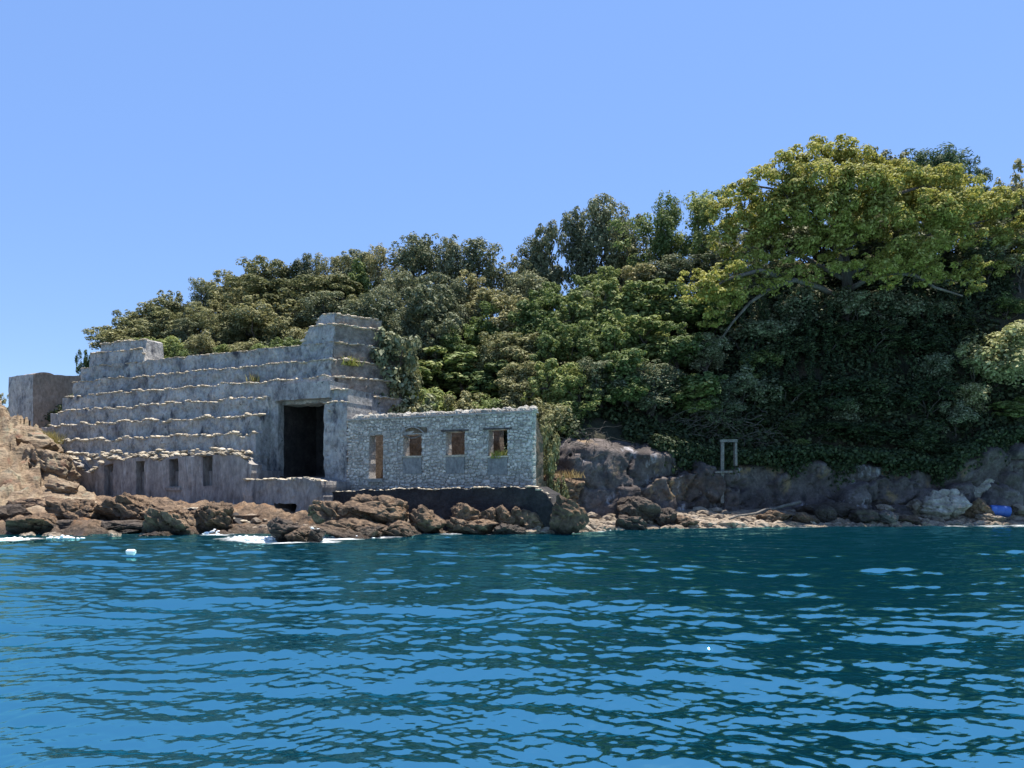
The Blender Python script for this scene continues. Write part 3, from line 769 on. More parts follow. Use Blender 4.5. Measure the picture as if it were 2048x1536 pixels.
def build_house():
    o2 = local_to_world(2.33, 1.70)
    root = tag(empty('stone_house', (o2[0], o2[1], 0), ANG), 'roofless grey stone house with a doorway and three window holes', 'house')
    U, Nn = (1, 0), (0, -1)
    Ln = 10.25
    door = (1.32, 2.16, 2.42, 4.62)
    wins = [(3.36, 4.42, 3.50, 4.60), (5.78, 6.80, 3.50, 4.66), (8.05, 9.05, 3.42, 4.68)]
    holes = [door] + wins
    wall('front_wall', M['mortar'], root, (0, 0), U, Nn, 0, Ln, 1.2, ragged(5.42, 110, 0.03), 0.55, holes=holes, res=0.22, amp=0.03, edge=0.04, seed=110)
    # facing stones in rough courses; the largest are parts, the small ones one filling
    r = np.random.default_rng(19)
    stones = []
    z = 1.95
    while z < 5.36:
        h = r.uniform(0.09, 0.2)
        a = -0.05 + r.uniform(-0.1, 0.1)
        while a < Ln:
            w = h * r.uniform(0.9, 2.6)
            w = min(w, Ln + 0.05 - a)
            if w < 0.08: break
            stones.append((a + w / 2, z + h / 2 + r.uniform(-.05, .05), w, h * r.uniform(0.7, 1.35)))
            a += w * r.uniform(1.0, 1.06)
        z += h * 0.98
    patches = [(w[0] - 0.02, w[1] + 0.02, w[2] - 0.85, w[2]) for w in wins] + [(3.2, 4.75, 4.62, 4.98)]
    def clear(s):
        for h in holes + patches:
            if s[0] + s[2] / 2 > h[0] + 0.03 and s[0] - s[2] / 2 < h[1] - 0.03 and s[1] + s[3] / 2 > h[2] + 0.03 and s[1] - s[3] / 2 < h[3] - 0.03: return False
        return True
    out = []
    for s in stones:
        if clear(s): out.append(s)
        else:       # trim to the jamb
            for h in holes + patches:
                for side in (0, 1):
                    x0, x1 = s[0] - s[2] / 2, s[0] + s[2] / 2
                    if side == 0 and x0 < h[0] < x1: t = ((x0 + h[0]) / 2, s[1], h[0] - x0, s[3])
                    elif side == 1 and x0 < h[1] < x1: t = ((x1 + h[1]) / 2, s[1], x1 - h[1], s[3])
                    else: continue
                    if t[2] > 0.09 and clear(t): out.append(t)
    out.sort(key=lambda s: -s[2] * s[3])
    mb = MB()
    for i, (a, z, w, h) in enumerate(out):
        me, V, Fs = STONE_ME[int(r.integers(len(STONE_ME)))]
        dep = r.uniform(0.015, 0.055); w *= 1.03; h *= 1.03
        if i < 300:
            o = obj('stone', me, None, root, (a, -0.015, z))
            o.scale = (w, dep, h); o.rotation_euler = (0, r.uniform(-.2, .2), 0)
        else:
            mb.add(V * np.array([w, dep, h]) + np.array([a, -0.015, z]), Fs)
    fl = mb.build('small_stones', M['stone'], root); fl['kind'] = 'stuff'
    # right-hand corner stones (quoins)
    z = 1.9
    k = 0
    while z < 5.3:
        h = r.uniform(0.2, 0.32)
        me = STONE_ME[int(r.integers(14))][0]
        o = obj('corner_stone', me, None, root, (Ln + 0.0, 0.2, z + h / 2))
        o.rotation_euler = (0, 0, pi / 2); o.scale = (0.42, 0.06, h)
        z += h; k += 1
    # coping: flat dark course and white stones lying on it
    c = MB()
    for i in range(24):
        a0 = -0.08 + i * 0.435
        c.box(a0, a0 + 0.43, -0.12, 0.6, 5.42, 5.50, 0.008)
    c.build('cornice', M['mortar'], root)
    a = 0.15
    while a < Ln - 0.15:
        w = r.uniform(0.16, 0.42)
        k = int(r.integers(10))
        if ('cop', k) not in LUMP_ME:
            LUMP_ME[('cop', k)] = poly_mesh('coping_stone', *LUMPS2[k]); LUMP_ME[('cop', k)].materials.append(M['coping'])
        for row in range(2):
            o = obj('coping_stone', LUMP_ME[('cop', k)], None, root, (a + w / 2 + r.uniform(-.05, .05), 0.1 + 0.24 * row + r.uniform(-.04, .04), 5.54 + 0.05 * row))
            o.scale = (w * 0.62, r.uniform(0.13, 0.22), r.uniform(0.08, 0.2)); o.rotation_euler = (0, 0, r.uniform(-.4, .4))
        a += w * 1.02
    # smooth infill panels below the windows, sills and lintels
    for w in wins:
        c = MB(); c.box(w[0], w[1], -0.045, 0.1, w[2] - 0.83, w[2] - 0.03, 0.006); c.build('infill_panel', M['infill'], root)
        c = MB(); c.box(w[0] - 0.05, w[1] + 0.05, -0.08, 0.35, w[2] - 0.03, w[2] + 0.05, 0.012); c.build('window_sill', M['rim'], root)
    for w in wins[1:]:
        c = MB(); c.box(w[0] - 0.24, w[1] + 0.24, -0.09, 0.4, w[3] + 0.02, w[3] + 0.09, 0.01); c.build('lintel', M['dark_iron'], root)
    w = wins[0]
    c = MB(); c.box(w[0] + 0.1, w[1] + 0.3, -0.02, 0.3, w[3] + 0.05, w[3] + 0.36, 0.04); c.build('broken_lintel_patch', M['inner'], root)
    c = MB(); c.tube([(w[0] - 0.2 + 1.5 * t, -0.09, w[3] + 0.02 + 0.42 * (1 - (2 * t - 1) ** 2) * 0.9 - 0.03) for t in np.linspace(0, 1, 9)], [0.03] * 9, 5); c.build('relieving_arch', M['mortar'], root)
    c = MB(); c.tube(bend((w[0], -0.03, w[3]), (w[1], -0.03, w[3] - 0.02), 7, -0.16, 0.015, 3), [0.035] * 7, 5); c.build('sagging_beam', M['drift'], root)
    c = MB(); c.box(door[0] - 0.02, door[1] + 0.06, -0.16, 0.5, door[2] - 0.17, door[2] + 0.02, 0.012); c.build('door_sill', M['coping'], root)
    # the other walls and an inner cross wall
    wall('back_wall', M['inner'], root, (0, 3.6), U, Nn, 0, 6.9, 1.2, ragged(5.15, 112, 0.14), 0.5, res=0.25, amp=0.12, edge=0.05, seed=112)
    wall('back_wall', M['inner'], root, (0, 3.6), U, Nn, 6.9, Ln - 1.3, 1.2, ragged(3.3, 116, 0.2), 0.5, res=0.25, amp=0.12, edge=0.05, seed=116)
    wall('cross_wall', M['inner'], root, (6.55, 3.4), (0, -1), (1, 0), 0.0, 1.7, 1.2, ragged(5.0, 113, 0.15), 0.4, res=0.25, amp=0.08, edge=0.05, seed=113)
    wall('end_wall', M['inner'], root, (Ln - 0.03, 0.56), (0, 1), (1, 0), 0.0, 0.9, 1.2, lambda a: 5.2 - 0.9 * a + 0.12 * sin(7 * a), 0.5, res=0.25, amp=0.08, edge=0.05, seed=114)
    wall('end_wall', M['inner'], root, (0.02, 0.56), (0, 1), (-1, 0), 0.0, 3.4, 1.2, ragged(5.3, 115, 0.1), 0.5, res=0.25, amp=0.06, edge=0.05, seed=115)
    c = MB(); c.box(0.1, Ln - 0.1, 0.5, 3.7, 1.3, 2.3, 0.02); c.build('floor_slab', M['inner'], root)
build_house()

# ------------------------------------------------------------------ sea walls
def build_sea_walls():
    U, Nn = (1, 0), (0, -1)
    o = local_to_world(0, 0)
    r1 = tag(empty('sea_wall', (o[0], o[1], 0), ANG), 'long dark sea wall with a pale broken rim below the stone house', 'wall')
    def zt(a): return float(np.interp(a, [0.6, 1.6, 2.0, 6, 11, 13.3, 13.9, 14.5], [1.45, 1.5, 1.78, 1.92, 1.98, 2.0, 1.75, 0.9])) + 0.035 * float(fbm(np.array([[a * 2.2, 4, 1.]]), 3, 4)[0]) * 2
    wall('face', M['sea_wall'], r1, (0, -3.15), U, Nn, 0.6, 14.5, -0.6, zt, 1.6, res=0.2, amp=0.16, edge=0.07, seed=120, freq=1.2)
    rim_rubble(r1, (0, -3.15), U, Nn, 0.7, 14.3, zt, 520, 0.13, (0.03, 0.08), back=0.25)
    r2 = tag(empty('sea_wall', (o[0], o[1], 0), ANG), 'short broken dark sea wall sloping down in front of the slot windows', 'wall')
    def zt2(a): return float(np.interp(a, [-8.2, -7.6, -5, -3.4, -1.9, -0.2, 1.1], [1.05, 1.28, 1.2, 1.0, 0.95, 0.8, 0.2])) + 0.05 * float(fbm(np.array([[a * 2, 9, 1.]]), 3, 8)[0]) * 2
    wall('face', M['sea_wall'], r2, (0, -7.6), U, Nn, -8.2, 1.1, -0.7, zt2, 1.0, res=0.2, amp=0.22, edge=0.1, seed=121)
    rim_rubble(r2, (0, -7.6), U, Nn, -8.2, 1.0, zt2, 521, 0.12, (0.05, 0.14), back=0.5)
    c = MB(); c.box(-8.0, 0.6, -7.0, -3.8, -0.3, 0.75, 0.06); c.build('fill', M['rock'], r2)
build_sea_walls()

# ------------------------------------------------------------------ blockhouse behind the headland
def build_blockhouse():
    c0 = P(66, 862, 54)
    root = tag(empty('blockhouse', (c0[0], c0[1], 0), radians(0)), 'square brown concrete blockhouse standing apart on the rocky headland', 'blockhouse')
    zt = 2 + (975 - 747) / F * 54
    # corner nearest the camera at the origin; right face to the right and back, left face to the left and back
    dr = (0.94, 0.34); nr = (0.34, -0.94)
    dl = (-0.86, 0.51); nl = (-0.51, -0.86)
    wall('right_wall', M['blockhouse'], root, (0, 0), dr, nr, 0, 3.1, 3.5, ragged(zt, 130, 0.06), 0.6, res=0.25, amp=0.05, edge=0.04, seed=130)
    wall('left_wall', M['concrete'], root, (0, 0), (-dl[0], -dl[1]), nl, -3.4, -0.0, 3.5, ragged(zt - 0.02, 131, 0.05), 0.6, res=0.25, amp=0.05, edge=0.04, seed=131)
    p = lambda a, b: (a * dr[0] + b * dl[0], a * dr[1] + b * dl[1])
    q = [p(0.2, 0.1), p(3.05, 0.1), p(3.05, 3.2), p(0.2, 3.2)]
    c = MB(); c.add([(x, y, z) for z in (3.5, zt - 0.12) for x, y in q], [(3, 2, 1, 0), (4, 5, 6, 7), (0, 1, 5, 4), (1, 2, 6, 5), (2, 3, 7, 6), (3, 0, 4, 7)])
    c.build('core', M['blockhouse'], root)
    # low vaulted cap
    V, Fs = [], []
    n = 10
    for e in (0.05, 1.0):
        for i in range(n + 1):
            t = pi * i / n
            x, y = p(0.85 - 0.7 * cos(t), 0.2 + e * 1.8)
            V.append((x, y, zt - 0.14 + 0.3 * sin(t)))
    for i in range(n): Fs.append((i, i + 1, n + 2 + i, n + 1 + i))
    Fs.append(tuple(range(n + 1))[::-1]); Fs.append(tuple(range(n + 1, 2 * n + 2)))
    obj('vaulted_cap', poly_mesh('vaulted_cap', V, Fs), M['blockhouse'], root)
build_blockhouse()

# ------------------------------------------------------------------ boulders
def ico(sub):
    import bmesh
    bm = bmesh.new()
    bmesh.ops.create_icosphere(bm, subdivisions=sub, radius=1)
    V = np.array([v.co[:] for v in bm.verts]); Fs = [[v.index for v in f.verts] for f in bm.faces]
    bm.free()
    return V, Fs
ICO = {s: ico(s) for s in (2, 3, 4, 5)}

def boulder_mesh(size, seed, sub=4, angular=1.0, tilt=0.0, rough=1.0):
    r = np.random.default_rng(seed)
    D, Fs = ICO[sub]
    # cut a ball with random planes -> angular block
    nP = 13
    N3 = r.normal(size=(nP, 3)); N3 /= np.linalg.norm(N3, axis=1)[:, None]
    h = r.uniform(0.5, 0.95, nP)
    dots = D @ N3.T
    lim = np.where(dots > 0.05, h / np.maximum(dots, 0.05), 9)
    R = np.minimum(lim.min(1), 1.12)
    R = R * angular + (1 - angular) * 0.9
    V = D * R[:, None]
    s = np.array(size) / 2.0
    V = V * s
    L = float(np.mean(s))
    q = V / L * 1.3 + seed * 1.37
    Nn = D
    V = V + Nn * ((fbm(q, 5, seed) * 0.13 + ridged(q * 1.5 + 5, 4, seed + 3) * 0.07 + vnoise(q * 7, seed + 8) * 0.03) * rough * L)[:, None]
    # bedding steps and deep cracks
    sd = np.array([0.25, r.uniform(-.3, .3), 1.0]); sd /= np.linalg.norm(sd)
    ph = (V / L) @ sd * r.uniform(2.2, 3.4) + fbm(q * 0.9 + 3, 3, seed + 6) * 0.9
    saw = ph - np.floor(ph)
    V = V + Nn * ((np.clip(saw * 1.25, 0, 1) ** 0.6 - 0.5) * 0.13 * rough * L)[:, None]
    cp = r.uniform(-1.0, 1.0, (15, 3)) * s
    dd = np.sort(np.linalg.norm(V[:, None, :] - cp[None], axis=2) / L + 0.12 * fbm(q * 2.2 + 9, 3, seed + 7)[:, None] * r.choice([-1, 1], 15)[None], axis=1)
    cr = np.exp(-((dd[:, 1] - dd[:, 0]) / 0.055))
    V = V - Nn * (cr * 0.17 * rough * L)[:, None]
    if tilt:
        c_, s_ = cos(tilt), sin(tilt)
        V = np.stack([V[:, 0] * c_ + V[:, 2] * s_, V[:, 1], -V[:, 0] * s_ + V[:, 2] * c_], -1)
    lo, hi = V.min(0), V.max(0)
    V = (V - (lo + hi) / 2) / (hi - lo) * np.array(size)
    return poly_mesh('boulder', V, Fs)

def boulder(label, x0, x1, y0, y1, Y, mat, seed, depth=1.0, tilt=0.0, angular=1.0, sub=4, group=None, rough=1.0):
    """photograph extent (left, right, top, bottom) at distance Y"""
    w = (x1 - x0) / F * Y
    h = (y1 - y0) / F * Y
    c = P((x0 + x1) / 2, (y0 + y1) / 2, Y + depth * w * 0.4)
    me = boulder_mesh((w * 1.08, w * depth * 1.1, h * 1.05), seed, sub, angular, tilt, rough)
    o = obj('boulder', me, M[mat], None, c, smooth=False)
    return tag(o, label, 'rock', group)

B = [
 # headland, tan strata
 ('long tan slab of strata along the skyline edge of the headland', -40, 135, 842, 925, 44, 'tan_rock', 1, 1.0, 0.30),
 ('tan rock slab below the skyline slab at the picture edge', -60, 110, 895, 965, 42.5, 'tan_rock', 2, 1.0, 0.35),
 ('steep tan slab leaning down towards the bunker slots', 35, 150, 895, 1000, 42, 'tan_rock', 3, 0.9, 0.6),
 ('pale tan rock mass low on the headland at the picture edge', -60, 95, 935, 1015, 39.5, 'tan_rock', 4, 1.0, 0.2),
 ('pinkish cracked block between the headland and the first slot', 95, 155, 955, 1000, 38.5, 'tan_rock', 5, 1.0, 0.1),
 ('flat pale slab at the foot of the first slot window', 85, 200, 982, 1012, 37.5, 'tan_rock', 6, 0.9, 0.12),
 ('greenish tan rock sloping to the dark cleft at picture edge', -50, 60, 985, 1045, 36, 'tan_rock', 7, 1.0, 0.3),
 ('brown rock shelf above the long dark ledge', 40, 190, 992, 1030, 35.5, 'rock', 8, 0.8, 0.15),
 ('black shadowed boulder in the lower corner of the headland', -60, 45, 1008, 1080, 32.5, 'dark_rock', 9, 1.0, 0.2),
 ('rounded brown boulder under the first slot window', 105, 205, 998, 1052, 33.6, 'rock', 10, 0.8, 0.15),
 ('broad brown boulder with pale cracks under the second slot', 192, 312, 984, 1054, 33.8, 'rock', 11, 0.8, 0.12),
 ('small brown slab touching the casemate under the third slot', 285, 330, 996, 1020, 36, 'rock', 12, 1.0, 0.3),
 ('long low ledge with a black overhanging front at the waterline', 50, 315, 1038, 1082, 31.8, 'dark_rock', 13, 0.45, 0.0),
 ('blunt brown rock at the seaward end of the black ledge', 22, 120, 1028, 1080, 31.0, 'rock', 14, 0.8, -0.1),
 ('large rough brown boulder below the third slot window', 280, 405, 998, 1082, 31.6, 'rock', 15, 0.8, 0.2),
 ('ribbed brown boulder sloping right below the fourth slot', 375, 465, 1003, 1080, 32.2, 'rock', 16, 0.9, 0.45),
 ('small orange stone at the foot of the black ledge', 40, 72, 1064, 1080, 30.3, 'pale_rock', 17, 0.8, 0.0),
 ('small pale stone awash in front of the black ledge', 85, 122, 1064, 1081, 30.2, 'pale_rock', 18, 0.8, 0.0),
 ('small tan stone at the waterline under the second slot', 215, 240, 1066, 1080, 30.4, 'pale_rock', 19, 0.8, 0.0),
 ('low tan rocks at the foot of the large rough boulder', 285, 350, 1062, 1082, 30.5, 'rock', 20, 0.8, 0.1),
 # in front of the gun opening
 ('flat-topped rock standing alone in the foam with a black front', 528, 615, 1034, 1096, 27.8, 'dark_rock', 21, 0.9, 0.15),
 ('wet tan rock washed by foam beside the flat-topped rock', 575, 640, 1052, 1096, 27.4, 'rock', 22, 0.9, 0.5),
 ('narrow black rock at the right edge of the foam', 610, 650, 1058, 1094, 27.5, 'dark_rock', 23, 0.8, 0.3),
 ('knobbly brown boulder at the left end of the long sea wall', 624, 725, 1000, 1062, 31.2, 'rock', 24, 0.9, 0.25),
 ('ochre rock sloping into the surf below the tall opening', 640, 770, 1036, 1086, 29.4, 'rock', 25, 0.9, 0.25),
 ('tallest brown boulder below the house doorway', 685, 815, 988, 1068, 31.3, 'rock', 26, 0.8, 0.2),
 ('low brown rock in the surf below the house doorway', 755, 850, 1040, 1084, 30.4, 'rock', 27, 0.9, 0.4),
 ('smooth leaning boulder below the first house window', 818, 892, 1010, 1076, 31.4, 'rock', 28, 0.9, 0.3),
 # below the house windows
 ('rounded upright boulder left of the split blocks', 902, 962, 1006, 1062, 32.2, 'rock', 29, 0.9, 0.05),
 ('squared block first of the split blocks below the middle window', 952, 997, 1015, 1062, 32.3, 'rock', 30, 0.8, -0.05),
 ('tall split block below the last house window', 990, 1030, 1010, 1062, 32.2, 'rock', 31, 0.9, 0.1),
 ('narrow block wedged against the tall split block', 1020, 1046, 1013, 1060, 32.3, 'rock', 32, 0.9, 0.15),
 ('wedge-shaped boulder sloping right below the house corner', 1030, 1095, 1018, 1070, 32.2, 'rock', 33, 0.9, 0.55),
 ('broad low rock at the waterline below the split blocks', 888, 1010, 1034, 1080, 31.4, 'rock', 34, 0.8, 0.15),
 ('hollow dark rock at the waterline below the last window', 985, 1050, 1046, 1079, 31.2, 'dark_rock', 35, 0.8, 0.0),
 ('pale low rock awash below the house corner', 1040, 1118, 1044, 1076, 32.0, 'pale_rock', 36, 0.9, 0.3),
 ('pointed brown boulder leaning on the end of the sea wall', 1100, 1175, 990, 1072, 31.3, 'rock', 37, 0.9, 0.55),
 ('small tan rock between the pointed boulder and the surf', 1085, 1120, 1048, 1072, 32.4, 'pale_rock', 38, 0.9, 0.1),
 ('low brown earth bank between the house corner and the cliff bulge', 1078, 1168, 946, 1010, 36.6, 'rock', 61, 0.8, 0.15),
 # beach
 ('jagged dark boulder on the beach below the grey cliff bulge', 1236, 1335, 992, 1054, 36.0, 'dark_rock', 39, 0.8, 0.25),
 ('brown knob on the shoulder of the jagged dark boulder', 1308, 1354, 1016, 1056, 36.2, 'dark_rock', 40, 0.9, 0.0),
 ('round black rock at the water below the jagged boulder', 1230, 1292, 1030, 1072, 35.0, 'dark_rock', 41, 0.9, 0.1),
 ('reddish rock right of the jagged dark boulder', 1350, 1396, 1030, 1058, 36.2, 'rock', 42, 0.9, 0.0),
 ('low tan rock just right of the reddish rock', 1395, 1432, 1042, 1060, 36.4, 'pale_rock', 43, 0.9, 0.0),
 ('low tan rock shelf at the foot of the driftwood pole', 1425, 1500, 1038, 1062, 36.6, 'pale_rock', 44, 0.8, 0.1),
 ('flat brown slab under the driftwood pole', 1515, 1585, 1020, 1048, 38.2, 'rock', 45, 0.8, -0.08),
 ('squat brown rock right of the driftwood pole', 1582, 1635, 1024, 1052, 38.3, 'rock', 46, 0.9, 0.1),
 ('long dark rock shelf at the foot of the shaded cliff', 1600, 1725, 1004, 1040, 39.6, 'dark_rock', 47, 0.6, 0.0),
 ('grey pyramid rock on the beach', 1626, 1672, 1010, 1050, 38.8, 'dark_rock', 48, 0.9, 0.0),
 ('dark round rock in the middle of the right beach', 1702, 1755, 1016, 1054, 38.6, 'dark_rock', 49, 0.9, 0.1),
 ('grey smooth stone near the waterline', 1748, 1792, 1020, 1052, 38.6, 'cliff', 50, 0.9, 0.0),
 ('low brown stone beside the grey smooth stone', 1788, 1845, 1030, 1052, 38.8, 'rock', 51, 0.9, 0.1),
 ('tan rounded rock behind the biggest beach boulder', 1815, 1862, 998, 1032, 40.6, 'pale_rock', 52, 0.9, 0.1),
 ('biggest beach boulder with a pale sloping top', 1833, 1930, 978, 1048, 40.0, 'white_rock', 53, 0.9, -0.3),
 ('whitish rock on top of the boulder heap', 1920, 1985, 950, 1012, 42.0, 'white_rock', 54, 0.9, -0.3),
 ('round tan boulder at the right of the heap', 1962, 2012, 964, 1018, 42.0, 'white_rock', 55, 0.9, 0.1),
 ('brown pitted boulder between the heap and the barrel', 1926, 1978, 996, 1044, 40.4, 'rock', 56, 0.9, 0.0),
 ('reddish rock at the picture edge above the barrel', 2010, 2090, 960, 1010, 42.3, 'rock', 57, 0.9, 0.4),
 ('pale flat stone under the blue barrel', 1945, 2000, 1026, 1050, 40.0, 'pale_rock', 58, 0.9, 0.0),
 ('pale rock right of the blue barrel', 2020, 2080, 1004, 1040, 40.8, 'pale_rock', 59, 0.9, -0.2),
 ('small pale rock left of the biggest beach boulder', 1752, 1790, 1008, 1026, 40.4, 'pale_rock', 60, 0.9, 0.1),
]
for b in B:
    lab, x0, x1, y0, y1, Y, mat, sd, dep, tl = b
    boulder(lab, x0, x1, y0, y1, Y, mat, sd + 900, dep, tl, 1.0, 5 if (x1 - x0) > 80 else 4)

# shingle: small stones of the beach, one mass
def build_shingle():
    r = np.random.default_rng(12)
    mb = MB()
    n = 0
    while n < 2600:
        x = r.uniform(2.6, 32) if r.random() < 0.9 else r.uniform(-22, 3)
        ys = float(tab(x, YS))
        y = ys + r.uniform(-0.6, 3.6) * r.uniform(0.3, 1)
        if y > tab(x, YF) - 0.6: continue
        s = r.uniform(0.05, 0.17) if r.random() < 0.8 else r.uniform(0.15, 0.32)
        V, Fs = LUMPS[r.integers(10)]
        z = float(ground(x, y)) + s * 0.25
        mb.add(V * s * np.array([r.uniform(1, 1.7), r.uniform(0.8, 1.3), r.uniform(0.5, 0.85)]) + np.array([x, y, max(z, -0.02)]), Fs)
        n += 1
    o = mb.build('shingle_stones', M['pale_rock'], kind='stuff')
    o['label'] = 'pale shingle and small stones along the beach'
build_shingle()

# foam crests thrown up around the rocks
def build_foam():
    r = np.random.default_rng(3)
    mb = MB()
    for px, py, n, sp, hmax in [(600, 1079, 90, 0.7, 0.34), (625, 1078, 70, 0.4, 0.4), (530, 1079, 70, 0.9, 0.12), (490, 1076, 40, 0.6, 0.08), (690, 1076, 90, 0.7, 0.22), (740, 1071, 110, 0.8, 0.26),
                         (785, 1071, 50, 0.7, 0.12), (428, 1069, 40, 0.35, 0.22), (25, 1079, 30, 0.5, 0.1), (120, 1077, 30, 0.5, 0.1), (1120, 1062, 30, 0.6, 0.07), (1190, 1060, 40, 0.9, 0.07)]:
        x, y = wpt(px, py)
        for i in range(n):
            s = r.uniform(0.02, 0.075)
            V, Fs = LUMPS[r.integers(10)]
            g = r.normal(0, 1, 2)
            z = abs(r.normal(0, 0.5)) * hmax * math.exp(-0.5 * g[0] ** 2)
            mb.add(V * s * np.array([r.uniform(1, 2.4), 1, r.uniform(0.5, 1)]) + np.array([x + g[0] * sp * 0.6, y + g[1] * sp * 0.25, z]), Fs)
    o = mb.build('foam', M['foam'], kind='stuff', smooth=True)
    o['label'] = 'white surf foam around the shore rocks'
build_foam()

# ------------------------------------------------------------------ trees
def leaves(centres, radii, n, size, r, up=0.25, aspect=0.55, shell=0.55, flat=1.0):
    """n rhombic leaves spread over clumps; returns verts, quads"""
    centres = np.asarray(centres); radii = np.asarray(radii)
    w = radii ** 2; w = w / w.sum()
    ci = r.choice(len(centres), n, p=w)
    d = r.normal(size=(n, 3)); d /= np.linalg.norm(d, axis=1)[:, None]
    d[:, 2] = d[:, 2] + up; d /= np.linalg.norm(d, axis=1)[:, None]
    rad = radii[ci] * (shell + (1.08 - shell) * r.random(n) ** 0.6)
    off = d * rad[:, None]
    off[:, 2] *= flat
    c = centres[ci] + off
    nrm = d * 1.35 + r.normal(0, 0.45, (n, 3)); nrm[:, 2] += 0.5
    nrm /= np.linalg.norm(nrm, axis=1)[:, None]
    t = np.cross(nrm, r.normal(size=(n, 3))); t /= np.linalg.norm(t, axis=1)[:, None] + 1e-9
    b = np.cross(nrm, t)
    L = size * r.uniform(0.6, 1.35, n)
    V = np.empty((n, 4, 3))
    V[:, 0] = c + t * L[:, None] * 0.5
    V[:, 1] = c + b * L[:, None] * 0.5 * aspect + nrm * L[:, None] * 0.08
    V[:, 2] = c - t * L[:, None] * 0.5
    V[:, 3] = c - b * L[:, None] * 0.5 * aspect + nrm * L[:, None] * 0.08
    return V.reshape(-1, 3), np.arange(n * 4).reshape(-1, 4)

def clumps(lobes, r, per=16, frac=0.42):
    """little clumps over the surface of big lobes (x,y,z,rx,rz)"""
    C, R = [], []
    for x, y, z, rx, rz in lobes:
        k = max(5, int(per * (rx ** 2)))
        d = r.normal(size=(k, 3)); d /= np.linalg.norm(d, axis=1)[:, None]
        d[:, 2] = d[:, 2] * 0.9 + 0.2
        for v in d:
            s = r.uniform(0.6, 0.98)
            C.append((x + v[0] * rx * s, y + v[1] * rx * s, z + v[2] * rz * s))
            R.append(rx * frac * r.uniform(0.6, 1.2))
    return np.array(C), np.array(R)

